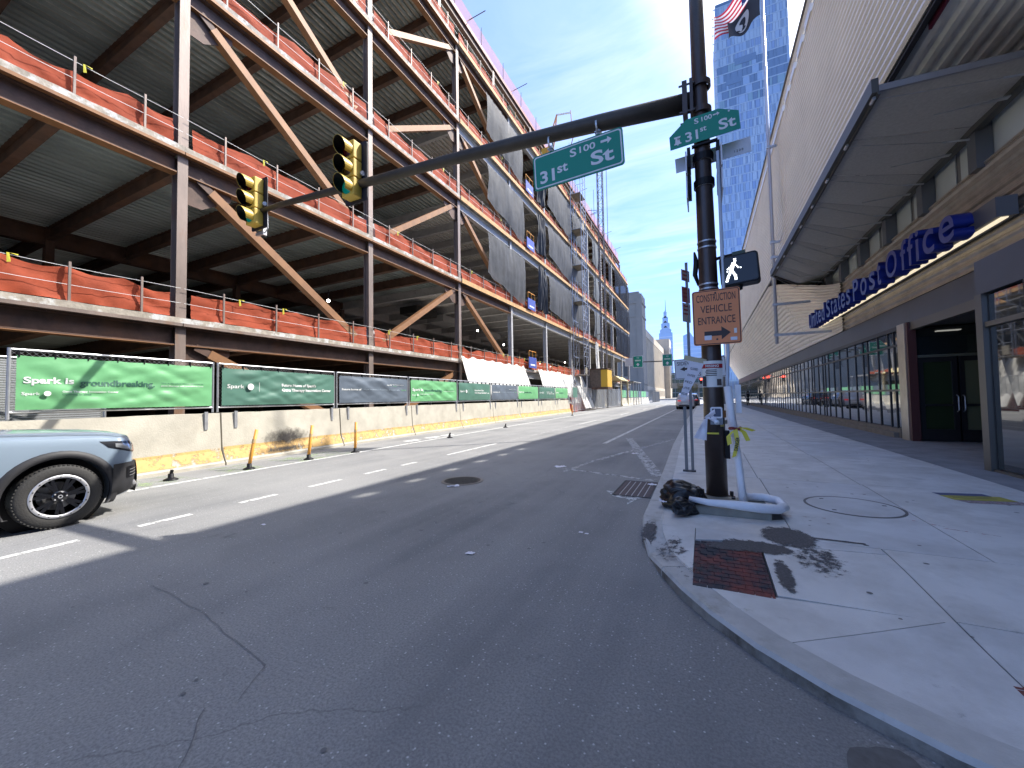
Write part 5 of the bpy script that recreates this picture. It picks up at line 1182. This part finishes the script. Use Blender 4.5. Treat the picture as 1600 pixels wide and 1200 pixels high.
# ------------------------------------------------------------------ pedestrian walking away with a backpack
def person(loc, rz):
    t = thing('person', 'person in dark trousers and grey top with a black backpack walking away along the windows', 'person', loc, rz)
    me = bpy.data.meshes.new('body'); V = []; Ed = []; Rd = []
    def v(x, y, z, r): V.append((x, y, z)); Rd.append(r); return len(V)-1
    pel = v(0,0,.93,.14); ch = v(0,.01,1.2,.145); sh = v(0,.02,1.42,.13); nk = v(0,.03,1.52,.06); hd = v(0,.04,1.62,.095); tp = v(0,.04,1.74,.08)
    Ed += [(pel,ch),(ch,sh),(sh,nk),(nk,hd),(hd,tp)]
    for s, st in ((1,.14),(-1,-.12)):
        hp = v(s*.09,0,.88,.105); kn = v(s*.1,st*.5+.03,.5,.07); an = v(s*.1,st-.04,.1,.048); ft = v(s*.11,st+.12,.04,.042); Ed += [(pel,hp),(hp,kn),(kn,an),(an,ft)]
        so_ = v(s*.2,.02,1.4,.07); el = v(s*.26,-st*.3,1.13,.05); wr = v(s*.25,-st*.6+.12,.92,.035); hn = v(s*.25,-st*.6+.17,.84,.04); Ed += [(sh,so_),(so_,el),(el,wr),(wr,hn)]
    me.from_pydata(V, Ed, []); o = link('body', me, t); sk = o.modifiers.new('s','SKIN')
    for i, r in enumerate(Rd): me.skin_vertices[0].data[i].radius = (r, r)
    me.skin_vertices[0].data[0].use_root = True
    ss = o.modifiers.new('u','SUBSURF'); ss.levels = 1; ss.render_levels = 1
    bpy.context.view_layer.update(); m2 = bpy.data.meshes.new_from_object(o.evaluated_get(bpy.context.evaluated_depsgraph_get())); o.modifiers.clear(); o.data = m2
    for m in (mat('grey_sweater', (.2,.21,.23), .9), mat('black_trousers', (.012,.013,.018), .8), mat('skin', (.35,.2,.14), .6), mat('shoe', (.03,.03,.03), .6)): m2.materials.append(m)
    for p in m2.polygons:
        z = p.center.z; p.material_index = 2 if (z > 1.5 or (z < .92 and abs(p.center.x) > .2)) else 0 if z > .93 else 3 if z < .08 else 1; p.use_smooth = True
    MB().lathe([(0,1.79),(.07,1.77),(.1,1.7),(.1,1.62),(.07,1.57)], 14, (0,.02,0)).build('hair', mat('dark_hair', (.02,.018,.018), .7), t, True)
    link('backpack', MB().box(-.15,.15,-.26,-.1,1.02,1.46).mesh('backpack', M_BLACK), t, bevel=.05)
person((4.55, 54, .15), 0)
# ------------------------------------------------------------------ post office building on the right
Q = thing('post_office_building', 'ribbed metal clad post office building with glass storefront along the right sidewalk', 'building')
XF, XW, YE = 3.3, 5.14, 76
def ribs(n, p0, du, pitch, L, amp, m, name, seg=4, flat=False):
    """ribbed sheet: n ribs stacked along du from p0, running L along +Y, ribs standing out by amp toward nrm"""
    du = Vector(du).normalized(); nr = Vector((0,1,0)).cross(du); vs = []; k_ = 0
    prof = [(0,0),(.18,1),(.55,1),(.75,0)]
    for i in range(n):
        for a, h in prof: p = Vector(p0)+du*((i+a)*pitch)+nr*(-h*amp); vs += [p, p+Vector((0,L,0))]; k_ += 1
    p = Vector(p0)+du*(n*pitch); vs += [p, p+Vector((0,L,0))]; k_ += 1
    return MB().add(vs, [(2*j, 2*j+1, 2*j+3, 2*j+2) for j in range(k_-1)]).mesh(name, m)
# upper screen wall hanging over the sidewalk, panels of fine horizontal ribs
pit = .19; PL = 5.9; zb, zs0, zs1, zt = 7.5, 13.25, 13.5, 14.0
nlo = round((zs0-zb)/pit); ml = ribs(nlo, (XF,0,zb), (0,0,1), (zs0-zb)/nlo, PL, -.055, M_ALU, 'facade_panel'); mt = ribs(3, (XF,0,zs1), (0,0,1), (zt-zs1)/3, PL, -.06, M_ALU, 'facade_panel')
y = -13.0
while y < YE-1:
    link('facade_panel', ml, Q, (0, y, 0)); link('facade_panel', mt, Q, (0, y, 0))
    
    yy_ = y
    while yy_ < y+PL-.01:
        o_ = .4 if 12 < yy_ < 19 else 0; e_ = min(yy_+1.18, y+PL); MB().box(XF-.03, XF+.05, yy_+o_, e_, zs0+.002, zs1-.002).build('slot_pier', M_ALU, Q); yy_ = e_
    y += PL+.004
YE2 = y
MB().box(XF-.05, XF+.25, -13, YE2, zt+.002, zt+.08).build('coping', M_GREY, Q)
MB().box(XF+.03, XF+.12, -13, YE2, zb-.06, zb-.003).build('lower_lip', M_DKFRAME, Q)
MB().box(XF+.06, XF+.14, -13, YE2, zb, zs0-.02).build('back_wall', M_DKFRAME, Q)
MB().box(XF+.3, 40, -13, YE2, 7.9, 11.0).box(5.6, 40, 14.95, YE2, .02, 7.9).box(5.6, 40, -13, 11.5, .02, 7.9).box(7.8, 40, 11.5, 14.95, .02, 7.9).box(5.6, 7.8, 11.5, 14.95, 3.42, 7.9).build('body', M_GREY, Q)
# ribbed soffit near the camera, above and before the canopy
sf = ribs(26, (XF+.22,0,7.62), (1,0,0), .27, 27, -.09, M_ALUB if False else mat('soffit_aluminium', (.88,.84,.77), .5, .0, var=.15, vscale=1.4), 'soffit_panel'); link('soffit_panel', sf, Q, (0,-13,0))
MB().box(XF+.16, XF+.2, -13, 8.6, 7.4, 7.62).build('red_trim', mat('dark_red_trim', (.1,.012,.03), .4), Q)
# perforated mesh canopy
C = [(2.88,8.9),(2.88,20.6),(5.02,24.4),(5.02,9.15)]
zc = 6.78
def cx(v): return 2.88+2.14*v
def cedge(v, far): return (20.6+3.8*v) if far else (8.9+.25*v)
nb = 8
for k in range(nb):
    def fn(u, v, k=k):
        a = cedge(v, 0); b = cedge(v, 1); f = (k+.004+u*.992)/nb; return (cx(v), a+(b-a)*f, zc-.03*sin(pi*u)+.04*v)
    MB().grid(fn, 6, 4).build('canopy_panel', M_MESH, Q)
MB().box(2.78,2.88,8.8,20.65,zc-.05,zc+.2).box(2.86,2.9,8.8,20.65,zc-.1,zc-.05).build('canopy_beam', mat('canopy_beam_grey', (.1,.1,.095), .5, .5), Q)
MB().obox((2.8,8.86,zc+.04), (5.2,9.12,zc+.08), .05, .11).build('canopy_end_trim', mat('canopy_trim', (.4,.4,.43), .4, .6), Q)
MB().obox((2.88,20.65,zc), (5.02,24.45,zc+.03), .05, .12).build('canopy_end_trim', MATS['canopy_beam_grey'], Q); MB().box(4.98,5.12,9.1,24.4,zc-.08,zc+.1).build('canopy_inner_beam', MATS['canopy_beam_grey'], Q)
for k in range(nb+1):
    y0 = 8.95+11.6*k/nb; y1 = 9.3+14.9*k/nb
    MB().tube([(2.84,y0,zc-.09),(4.6,y1+.0,zc-.1)], .008, 5).tube([(4.6,y1,zc-.1),(5.0,y1,zc-.16)], .02, 6).build('tie_rod', M_GALV, Q)
    MB().tube([(2.84,y0-.06,zc-.09),(2.84,y0+.1,zc-.09)], .03, 8).build('rod_clamp', M_GALV, Q)
    MB().prism([(4.98,y1+.6,zc-.1),(4.98,y1+.7,zc-.1),(4.0,y1+.64,zc-.1)], (0,0,-.02)).build('fin', M_GALV, Q)
# clerestory strip with steel posts under the canopy
n = 14; yb = 9.0; dy = 15.2/n
for k in range(n):
    MB().box(XW+.14, XW+.16, yb+dy*k+.1, yb+dy*(k+1)-.1, 6.02, 7.0).build('clerestory_pane', M_CLER, Q)
    if k % 2 == 0: MB().box(XW-.12, XW+.13, yb+dy*k-.14, yb+dy*k+.14, 5.95, 7.05).build('post', mat('post_grey', (.17,.18,.2), .45, .6), Q)
MB().box(XW+.17, XW+.4, -13, 25, 5.9, 7.5).build('dark_backing', M_GREY, Q)
# sign wall of wide brown boards
wb = ribs(10, (XW,0,4.02), (0,0,1), .198, 8.0, -.035, M_ALUB, 'wall_panel')
for y in (-7, 1.02, 9.04, 17.06): link('wall_panel', wb, Q, (0,y,0))
MB().box(XW-.02, XW+.12, -7, 25.06, 6.002, 6.05).build('ledge', M_ALUB, Q)
MB().box(XW+.05, XW+.46, -13, YE2, 3.9, 6.0).build('wall_backing', M_DKFRAME, Q)
# flared ribbed wall beyond the canopy: leans out from the window head to the lip of the screen wall
def flare(y0, y1, name='flared_panel'):
    n = 18; vs = []; kk = 0
    def pt(y, s):
        w = 1 if y > 26 else smooth(19.8, 26, y)
        xt = XW+(XF+.04-XW)*w; ztp = 6.0+(zb-.05-6.0)*w
        return Vector((XW-.002+(xt-XW)*s, y, 4.02+(ztp-4.02)*s))
    ys = [y0+(y1-y0)*j/8 for j in range(9)]
    prof = [(0,0),(.2,1),(.55,1),(.78,0)]; rows = []
    for i in range(n):
        for a, h in prof: rows.append(((i+a)/n, h))
    rows.append((1, 0))
    for s, h in rows:
        for yy in ys: p = pt(yy, s); vs.append((p.x-.035*h, p.y, p.z-.02*h))
    k = len(ys)
    MB().add(vs, [(r*k+c, r*k+c+1, (r+1)*k+c+1, (r+1)*k+c) for r in range(len(rows)-1) for c in range(k-1)]).build(name, M_ALU, Q)
a = 25.1
flare(20.2, 25.08)
while a < YE2: flare(a, min(a+5.0, YE2)-.03); a += 5.0
# fascia, window head, storefront
MB().box(XW-.0, XW+.1, 11.4, YE2, 3.42, 4.0).build('fascia', M_FASCIA, Q)
MB().box(XW-.03, XW+.05, 15.1, YE2, 3.3, 3.42).build('head_rail', M_DKFRAME, Q); MB().box(XW-.02, XW+.1, 11.4, 15.1, 3.2, 3.42).build('door_header', M_GFRAME, Q)
MB().box(XW-.02, XW+.16, 15.4, YE2, .14, .42).box(XW-.14, XW-.022, 15.5, YE2, .14, .3).build('plinth', mat('plinth_concrete', (.22,.2,.17), .8, var=.15, vscale=3), Q)
sp = [.57,.42,.8,.92,.45,.8,.95,1.0,.85,.85]; y = 15.1; k = 0; rnd2 = random.Random(3); panes = MB(); bars = []
gl = {}
def pane(x, y0, y1, z0, z1, m=M_GLASS, name='window_pane'):
    o = MB().add([(x,y0,z0),(x,y1,z0),(x,y1,z1),(x,y0,z1)], [(0,3,2,1)]).build(name, m, Q)
    t_ = (rnd2.random()-.5)*.012; o.data.vertices[0].co.x += t_; o.data.vertices[1].co.x -= t_*.6; return o
while y < YE2-1:
    w = sp[k % 10] if k < 20 else .9
    if k > 50: w = 1.5
    for z0, z1 in ((.44,1.52),(1.58,2.85),(2.91,3.28)) if k < 9 or True else (): pane(XW+.03, y+.03, y+w-.03, z0, z1)
    MB().box(XW+.005, XW+.03, y+w-.022, y+w+.022, .42, 3.3).build('mullion', M_DKFRAME, Q)
    y += w; k += 1
for z in (1.55, 2.88): MB().box(XW, XW+.03, 15.15, YE2, z-.03, z+.03)  .build('transom', M_GFRAME if z < 2 else M_DKFRAME, Q)
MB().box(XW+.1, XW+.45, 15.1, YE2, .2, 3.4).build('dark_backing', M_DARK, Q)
MB().box(XW-.1, XW+.12, 14.62, 15.08, .12, 3.42).build('steel_column', M_SSTEEL, Q); MB().box(XW-.08, XW+.1, 14.5, 14.618, .12, 3.42).build('column_edge', mat('dark_red_edge', (.09,.03,.03), .5), Q)
# entrance recess with a dark door
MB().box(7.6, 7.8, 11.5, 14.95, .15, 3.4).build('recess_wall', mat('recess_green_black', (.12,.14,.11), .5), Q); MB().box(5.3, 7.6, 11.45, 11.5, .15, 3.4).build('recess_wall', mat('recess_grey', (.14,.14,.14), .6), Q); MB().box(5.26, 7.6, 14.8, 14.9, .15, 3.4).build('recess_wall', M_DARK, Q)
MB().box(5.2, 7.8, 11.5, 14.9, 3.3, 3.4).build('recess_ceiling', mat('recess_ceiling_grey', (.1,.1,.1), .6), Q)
for x0, x1, pm_ in ((5.27, 6.03, 'a'), (6.07, 6.85, 'b'), (6.89, 7.58, 'c')):
    d = MB().box(x0, x0+.1, 14.55, 14.62, .17, 2.42).box(x1-.1, x1, 14.55, 14.62, .17, 2.42).box(x0+.1, x1-.1, 14.55, 14.62, 2.3, 2.42).box(x0+.1, x1-.1, 14.55, 14.62, .17, .48).build('door', M_DKFRAME, Q)
    MB().box(x0+.1, x1-.1, 14.58, 14.6, .48, 2.3).build('door_pane', mat('door_glass_green', (.03,.045,.022), .08, spec=.8) if pm_ == 'a' else mat('door_pane_pale', (.13,.14,.085), .2, spec=.6), d)
    MB().box(x0+.1, x1-.1, 14.52, 14.55, 1.1, 1.16).build('push_bar', M_DKFRAME, d)
    if pm_ != 'c': MB().tube([((x1-.04 if pm_ == 'a' else x0+.04), 14.54, .95), ((x1-.04 if pm_ == 'a' else x0+.04), 14.47, 1.0), ((x1-.04 if pm_ == 'a' else x0+.04), 14.47, 1.35), ((x1-.04 if pm_ == 'a' else x0+.04), 14.54, 1.4)], .014, 6).build('door_handle', M_GALV, d)
MB().box(5.27, 7.58, 14.6, 14.64, 2.5, 3.25).build('transom_pane', M_GLASS, Q); MB().box(5.27, 7.58, 14.54, 14.62, 2.43, 2.5).build('transom', mat('transom_dull_green', (.12,.13,.1), .5), Q)
MB().box(6.2, 6.7, 13.2, 13.35, 3.27, 3.295).build('recess_fill_glow', mat('added_fill_glow', (.9,.88,.8), .5, emit=1.0), Q)  # added glowing panel that brightens the dark entrance recess
# nearer storefront bay, standing forward of the wall
XN = 4.28
MB().box(XN-.02, 5.3, -7, 9.6, 3.14, 3.72).build('fascia', M_FASCIA, Q)
MB().box(XN-.04, XN+.08, 9.42, 9.6, .12, 3.14).build('frame_post', M_GFRAME, Q)
yy = 9.42
for w in (.98,.98,.98,1.6,1.6,1.6,1.6):
    for z0, z1 in ((.2,2.56),(2.66,3.1)): pane(XN+.04, yy-w+.03, yy-.03, z0, z1)
    MB().box(XN-.03, XN+.05, yy-w-.025, yy-w+.025, .15, 3.13).build('mullion', M_DKFRAME, Q); yy -= w
MB().box(XN-.02, XN+.06, yy, 9.42, 2.57, 2.65).box(XN-.01, XN+.08, yy, 9.42, .13, .19).build('transom', M_GFRAME, Q)
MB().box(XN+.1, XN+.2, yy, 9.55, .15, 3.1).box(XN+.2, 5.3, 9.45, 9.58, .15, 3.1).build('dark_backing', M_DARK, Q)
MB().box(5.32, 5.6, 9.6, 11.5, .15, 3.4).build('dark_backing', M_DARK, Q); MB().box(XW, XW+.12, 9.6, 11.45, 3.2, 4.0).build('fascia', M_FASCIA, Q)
# letters
t = thing('post_office_sign', 'deep blue block letters reading United States Post Office above the entrance', 'sign', (4.78, 0, 0))
MB().box(.02,.3,10.1,22.9,4.62,4.98).build('mounting_rail', mat('rail_grey', (.16,.17,.19), .4, .5), t)
MB().box(.1,.2,10.15,22.85,4.6,4.619).build('strip_lamp', M_LAMP, t)
fnt = [('U',22.62,.55),('n',22.1,.42),('i',21.78,.14),('t',21.5,.26),('e',21.1,.44),('d',20.6,.46),('S',19.9,.52),('t',19.42,.3),('a',19.0,.44),('t',18.6,.28),('e',18.2,.46),('s',17.68,.42),
       ('P',17.0,.52),('o',16.35,.56),('s',15.72,.46),('t',15.25,.3),('O',14.5,.72),('f',13.85,.34),('f',13.5,.34),('i',13.2,.15),('c',12.75,.5),('e',12.1,.58)]
hts = {'U':.74,'S':.76,'P':.74,'O':.76,'n':.56,'i':.76,'t':.7,'e':.58,'d':.78,'a':.58,'s':.58,'o':.58,'f':.78,'c':.58}
ya0, ya1 = 22.62, 12.1
for ch, yc, w in fnt:
    y_ = 22.5-(22.62-yc)*(22.5-11.0)/(22.62-12.1); h = hts[ch]
    text(ch, M_BLUEL, w*.95, h*.92, (-.12, y_, 4.5+h/2), (pi/2, 0, -pi/2), t, depth=.3, bold=.01, name='letter_'+('capital' if ch.isupper() else 'small'), face=M_BLUELF)
# flagpole on wall brackets, flags
t = thing('flagpole', 'tall white flagpole held off the ribbed wall by steel brackets', 'flagpole', (3.02, 21.4, 0))
MB().tube([(0,0,3.8),(0,0,12),(0,0,24)], [.075,.07,.05], 14).build('pole', mat('white_pole', (.6,.6,.64), .3, .2), t, True)
for z in (4.2, 5.6, 7.8, 8.5, 13): MB().box(.05, (2.1-(z-4.02)*.5 if z < 7.4 else .32), -.04, .04, z-.05, z+.05).box(-.09,.09,-.09,.09,z-.06,z+.06).build('bracket', M_GALV, t)
MB().tube([(-.11,-.03,4.5),(-.11,-.03,23.5)], .006, 4).build('halyard', M_WTEXT, t)
def flag(name, label, w, h, top, colour, y0=21.4, tiltd=.9):
    t = thing(name, label, 'flag', (2.9, y0, top)); return t
FR = mat('flag_red', (.5,.03,.05), .7, trans=.4); FW = mat('flag_white', (.75,.72,.72), .7, trans=.4); FB = mat('flag_blue', (.02,.03,.12), .7, trans=.3); FK = mat('flag_black', (.02,.02,.026), .7, trans=.1)
t = flag('national_flag', 'red and white striped flag with a blue canton waving from the flagpole', 0,0, 21.6, None)
def fpos(u, v, w, h, sd): # u along fly, v down the hoist
    x = -w*u*.78+.1*N(u*3, v, sd); z = -h*v*.95-w*u*.62+.14*sin(u*7+v*1.5)*u; yv = -.25*sin(u*6+v*2)*u**.6-.2*u
    return (x, yv, z)
for k in range(13):
    a, b = k/13, (k+1)/13; u0 = .4 if k < 7 else 0
    MB().grid(lambda u, v: fpos(u0+(1-u0)*u, a+(b-a)*v, 2.5, 1.55, 2), 24, 2).build('stripe', FR if k % 2 == 0 else FW, t, True)
MB().grid(lambda u, v: fpos(.4*u, 7/13*v, 2.5, 1.55, 2), 10, 6).build('canton', FB, t, True)
q = MB()
for r in range(9):
    for c in range(6 if r % 2 == 0 else 5):
        p = fpos(.4*((c+.5+(0 if r % 2 == 0 else .5))/6), 7/13*(r+.5)/9, 2.5, 1.55, 2); q.add([(p[0]+.03*cos(a), p[1]-.012, p[2]+.03*sin(a)) for a in [2*pi*j/5 for j in range(5)]], [(0,1,2,3,4)])
q.build('stars', FW, t)
t = flag('memorial_flag', 'black flag with a white disc and dark head silhouette below the striped flag', 0,0, 20.6, None, 21.38)
MB().grid(lambda u, v: fpos(u, v, 1.75, 1.2, 9), 24, 8).build('cloth', FK, t, True)
q = MB(); c0 = (.55,.5)
def em(name, ru, rv, m, off, du=0, dv=0, n=28):
    P = [fpos(c0[0]+du+ru*cos(2*pi*j/n), c0[1]+dv+rv*sin(2*pi*j/n), 1.75, 1.2, 9) for j in range(n)]
    C_ = fpos(c0[0]+du, c0[1]+dv, 1.75, 1.2, 9); vs = [(C_[0], C_[1]-off, C_[2])]+[(p[0], p[1]-off, p[2]) for p in P]
    MB().add(vs, [(0, 1+j, 1+(j+1)%n) for j in range(n)]).build(name, m, t)
em('emblem_disc', .2, .34, FW, .02); em('emblem_head', .085, .2, FK, .035, .02, -.02); em('emblem_shoulder', .12, .08, FK, .034, .05, .2)
# ------------------------------------------------------------------ far buildings, tower, overhead signs
t = thing('glass_tower', 'tall blue glass office tower rising behind the ribbed building', 'tower', (9.0, 192, 0))
TWX, TWD, TH = 26.5, 34, 176
MB().box(.3,TWX-.3,.3,TWD,0,TH-1).build('core', mat('tower_core', (.1,.17,.28), .4), t)
fl = 3.85; nfl = int(TH/fl); rr = random.Random(11)
gm = [mat('tower_glass_%s' % n_, c, .07, .35, spec=.8) for n_, c in (('deep', (.24,.34,.52)), ('mid', (.29,.4,.56)), ('pale', (.36,.46,.58)), ('dark', (.16,.24,.36)), ('green', (.24,.36,.44)))]
W1 = TWX/30
cells = {k: MB() for k in range(5)}; small = 0
made = 0
for f in range(nfl):
    z0 = f*fl; z1 = z0+fl-.5; mech = 33 <= f <= 37
    x = 0; MB_ = None
    while x < TWX-.2:
        w = W1*rr.choice((.4, .4, .8, 1.2, 1.2, 1.8)) if not mech else W1*rr.choice((1, 1, 2, 3))
        w = min(w, TWX-x); k = rr.choice((0, 1, 1, 2, 2, 2)) if not mech else rr.choice((3, 3, 4, 3, 1))
        if f > 12 and made < 299 and w > W1*1.1: MB().box(x+.05, x+w-.05, 0, .2, z0+.05, z1).build('window_pane', gm[k], t); made += 1
        else: cells[k].box(x+.05, x+w-.05, 0, .2, z0+.05, z1)
        x += w
for k, c in cells.items():
    o = c.build('glass_panes', gm[k], t); stuff(o)
sp_ = MB(); side = MB()
for f in range(nfl): sp_.box(-.02, TWX+.02, -.05, .28, f*fl+fl-.48, f*fl+fl-.02); side.box(-1.1, -.02, 0, .3, f*fl+fl-.5, f*fl+fl-.25); side.box(TWX+.0, TWX+.25, .3, TWD, f*fl+.1, f*fl+fl-.4)
stuff(sp_.build('spandrel_bands', gm[2], t)); side.build('side_fins', mat('pale_fin', (.5,.55,.65), .4, .4), t)
MB().tube([(-1.1,.15,0),(-1.1,.15,TH-6)], .1, 5).build('fin_rod', MATS['pale_fin'], t)
MB().box(7,15,-.1,0,144.4,147.4).build('mechanical_louvre', gm[3], t) ; MB().box(3.5,9.5,-.1,0,136.6,139.5).build('mechanical_louvre', gm[3], t)

# limestone post office with pilasters
t = thing('limestone_building', 'long pale limestone building with tall pilasters down the street', 'building', (-20, 150, 0))
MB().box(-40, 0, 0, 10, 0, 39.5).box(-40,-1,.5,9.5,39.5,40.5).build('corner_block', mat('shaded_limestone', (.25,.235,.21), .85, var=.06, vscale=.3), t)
MB().box(-40, -2.2, 10, 96, 0, 28.6).build('wall', M_LIME, t)
MB().box(-2.3, -.9, 10, 96, 25.8, 28.9).build('cornice', M_LIME, t); MB().box(-2.3, -.8, 10, 96, 0, 5.5).build('base_course', M_LIME, t)
pm = MB().box(-2.2, -1.0, 0, 1.9, 5.5, 25.8).mesh('pilaster', M_LIME); wm = MB().box(-2.25, -2.1, 2.0, 4.0, 6.2, 24.8).mesh('window', mat('far_window_dark', (.06,.055,.05), .3))
for k in range(21): link('pilaster', pm, t, (0, 11.5+k*4.05, 0)); link('window', wm, t, (0, 11.5+k*4.05, 0)) if k < 20 else None; 
lw = MB().box(-.82, -.76, 0, 1.3, 1.2, 4.2).mesh('low_window', MATS['far_window_dark'])
for k in range(20): link('low_window', lw, t, (0, 13+k*4.05, 0))
MB().box(-30, 2.0, 96, 110, 0, 35).build('corner_block', M_LIME, t)
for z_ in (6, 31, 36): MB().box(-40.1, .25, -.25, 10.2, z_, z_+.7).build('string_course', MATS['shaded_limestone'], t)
for k in range(3): MB().box(-7-k*7, -5-k*7, -.1, .1, 9, 28).build('window', MATS['far_window_dark'], t)
for k in range(4): MB().box(1.98, 2.1, 98+k*3, 99.2+k*3, 6, 30).build('window', MATS['far_window_dark'], t)
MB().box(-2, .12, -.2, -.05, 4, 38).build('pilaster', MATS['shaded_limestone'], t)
# spired skyscraper far away
t = thing('spired_skyscraper', 'distant blue glass skyscraper with stepped gables and a needle spire', 'tower', (-120, 1500, 0)); t.scale = (.95, 1, 1.11)
bt_ = mat('hazy_blue_glass', (.33,.47,.68), .3, .1, var=.08, vscale=.02); pale = mat('hazy_pale_band', (.5,.6,.75), .4)
MB().box(-24,24,0,48,0,205).build('shaft', bt_, t)
for k, (w, z0, z1) in enumerate(((20,205,228),(15,222,244),(10,238,260),(5.5,254,274))):
    MB().prism([(-w,-.5,z0),(w,-.5,z0),(w,-.5,z1-w*.8),(0,-.5,z1),(-w,-.5,z1-w*.8)], (0,2*w,0)).build('gable', bt_, t)
    MB().obox((-w-1,-1,z1-w*.8),(0,-1,z1+1.5),1.5,2).obox((w+1,-1,z1-w*.8),(0,-1,z1+1.5),1.5,2).build('gable_edge', pale, t)
MB().tube([(0,24,262),(0,24,290),(0,24,318)], [4,1.6,.7], 8).build('spire', bt_, t)
q = MB()
for k in range(16): q.box(-24.4,24.4,-.4,0,10+k*12,13+k*12)
q.build('floor_band', pale, t)
t = thing('glass_tower', 'pale blue glass tower block partly hidden behind the brown pole', 'tower', (-38, 900, 0))
MB().box(0,52,0,40,0,112).build('shaft', bt_, t); MB().prism([(0,0,112),(26,0,112),(14,0,134),(0,0,128)], (0,30,0)).build('crown', bt_, t)
q = MB()
for k in range(13): q.box(-.2,52.2,-.3,0,4+k*8.5,5.5+k*8.5)
q.build('floor_band', pale, t)
t = thing('glass_block', 'low dark green glass building closing the end of the street', 'building', (-34, 330, 0))
MB().box(0,44,0,20,0,19).build('body', mat('far_green_glass', (.05,.085,.085), .2, .2), t)
q = MB()
for k in range(5): q.box(-.1,44.1,-.3,0,3.5+k*3.6,4.1+k*3.6)
for k in range(14): q.box(k*3.3,k*3.3+.3,-.35,-.3,0,19)
q.build('floor_band', mat('far_grey_band', (.2,.23,.24), .5), t)
t = thing('rail_bridge', 'low grey bridge crossing the far end of the street', 'bridge', (-34, 262, 0))
MB().box(0,60,0,6,6.2,9.2).build('deck', mat('bridge_grey', (.2,.21,.22), .6), t)
for x in (8, 30): MB().box(x,x+1,2,4,0,6.2).build('pier', MATS['bridge_grey'], t)
t = tag(MB().box(14, 60, 300, 340, 0, 24).build('far_block', mat('far_block_grey', (.24,.25,.27), .7)), 'grey block beyond the end of the ribbed building', 'building')
# trees and lights at the end of the street
def tree(x, y, h, label, c=(.05,.085,.03)):
    t = thing('street_tree', label, 'tree', (x, y, 0), 0, 'small far trees at the end of the street')
    MB().tube([(0,0,0),(.1,0,h*.5),(0,.1,h*.8)], [.18,.12,.05], 6).tube([(.1,0,h*.45),(h*.2,0,h*.7)], [.08,.03], 5).build('trunk', mat('bark', (.07,.05,.035), .9), t)
    q = MB(); r_ = random.Random(x*y)
    for k in range(500):
        a = r_.uniform(0, 2*pi); rr_ = r_.random()**.5*h*.33; zz = h*.72+r_.gauss(0, h*.14); px, py = rr_*cos(a), rr_*sin(a); s = .16
        d1 = Vector((r_.gauss(0,1), r_.gauss(0,1), r_.gauss(0,1))).normalized()*s; d2 = d1.orthogonal()
        p = Vector((px, py, zz)); q.add([p-d1, p+d2, p+d1, p-d2*.6], [(0,1,2,3)])
    stuff(q.build('crown', mat('spring_leaf', c, .7, trans=.3), t))
tree(-9, 190, 7, 'small far tree left of the white car', (.2,.16,.06)); tree(-5, 205, 7, 'small far tree above the white car', (.2,.17,.07)); tree(2, 200, 6, 'small far tree right of the white car')
# overhead mast arm with green lane signs far down the street
t = thing('overhead_gantry', 'long thin overhead mast arm crossing the street far away', 'mast arm', (0, 66, 0))
MB().tube([(2.6,0,0),(2.6,0,7.4)], .16, 10).build('pole', M_GREY, t); MB().tube([(2.6,0,6.9),(-10.4,0,7.05)], .09, 8).build('arm', M_IRON, t)
for x, w, m, lb in ((-10.9,1.5,M_SIGNP,'small pale square sign at the far left tip of the overhead arm'),(-9.6,1.55,M_SIGNG,'left green overhead street sign far down the street'),(-5.15,1.45,M_SIGNG,'right green overhead street sign far down the street')):
    s = thing('overhead_sign', lb, 'sign', (x, 65.85, 7.1))
    MB().prism(rrect(w,1.9 if m is M_SIGNG else 1.3,.1), (0,.05,0)).build('sign_edge', M_SIGNW, s); MB().prism(rrect(w-.12,1.78 if m is M_SIGNG else 1.2,.08,y=-.01), (0,.01,0)).build('sign_panel', m, s)
    if m is M_SIGNG:
        text('TO', M_SIGNW, .4, .22, (0,-.015,.6), parent=s); text('Market', M_SIGNW, 1.0, .28, (0,-.015,.2), parent=s) if False else None
        MB().box(-.45,.45,-.015,-.012,.08,.3).build('print_line', mat('far_print', (.45,.6,.52), .5), s)
        MB().prism([(-.12,-.014,-.7),(.12,-.014,-.7),(.12,-.014,-.5),(.28,-.014,-.5),(0,-.014,-.2),(-.28,-.014,-.5),(-.12,-.014,-.5)], (0,-.004,0)).build('arrow', M_SIGNW, s)
for x, lb in ((-2.9, 'far left red traffic light above the white car'), (-.6, 'far right red traffic light above the white car')):
    s = thing('traffic_light', lb, 'traffic light', (x, 88, 4.4), 0, 'far red traffic lights')
    MB().box(-.25,.25,0,.3,-.6,.6).build('housing', M_BLACK, s); MB().lathe([(0,-.03),(.2,-.02)], 12, (0,0,.35), 'Y').build('lens', mat('red_lens_lit', (1,.05,.03), .4, emit=5), s)
    MB().lathe([(0,-.03),(.17,-.02)], 10, (0,0,0), 'Y').build('lens', M_DARK, s)
t = thing('overhead_gantry', 'thin signal arm crossing behind the white car', 'mast arm', (0, 88.3, 0)); MB().tube([(3,0,0),(3,0,6.8)], .14, 8).build('pole', M_IRON, t); MB().tube([(3,0,6.2),(-6,0,6.2)], .07, 6).tube([(-2.9,0,5),(-2.9,0,6.2)], .04, 5).tube([(-.6,0,5),(-.6,0,6.2)], .04, 5).build('arm', M_IRON, t)
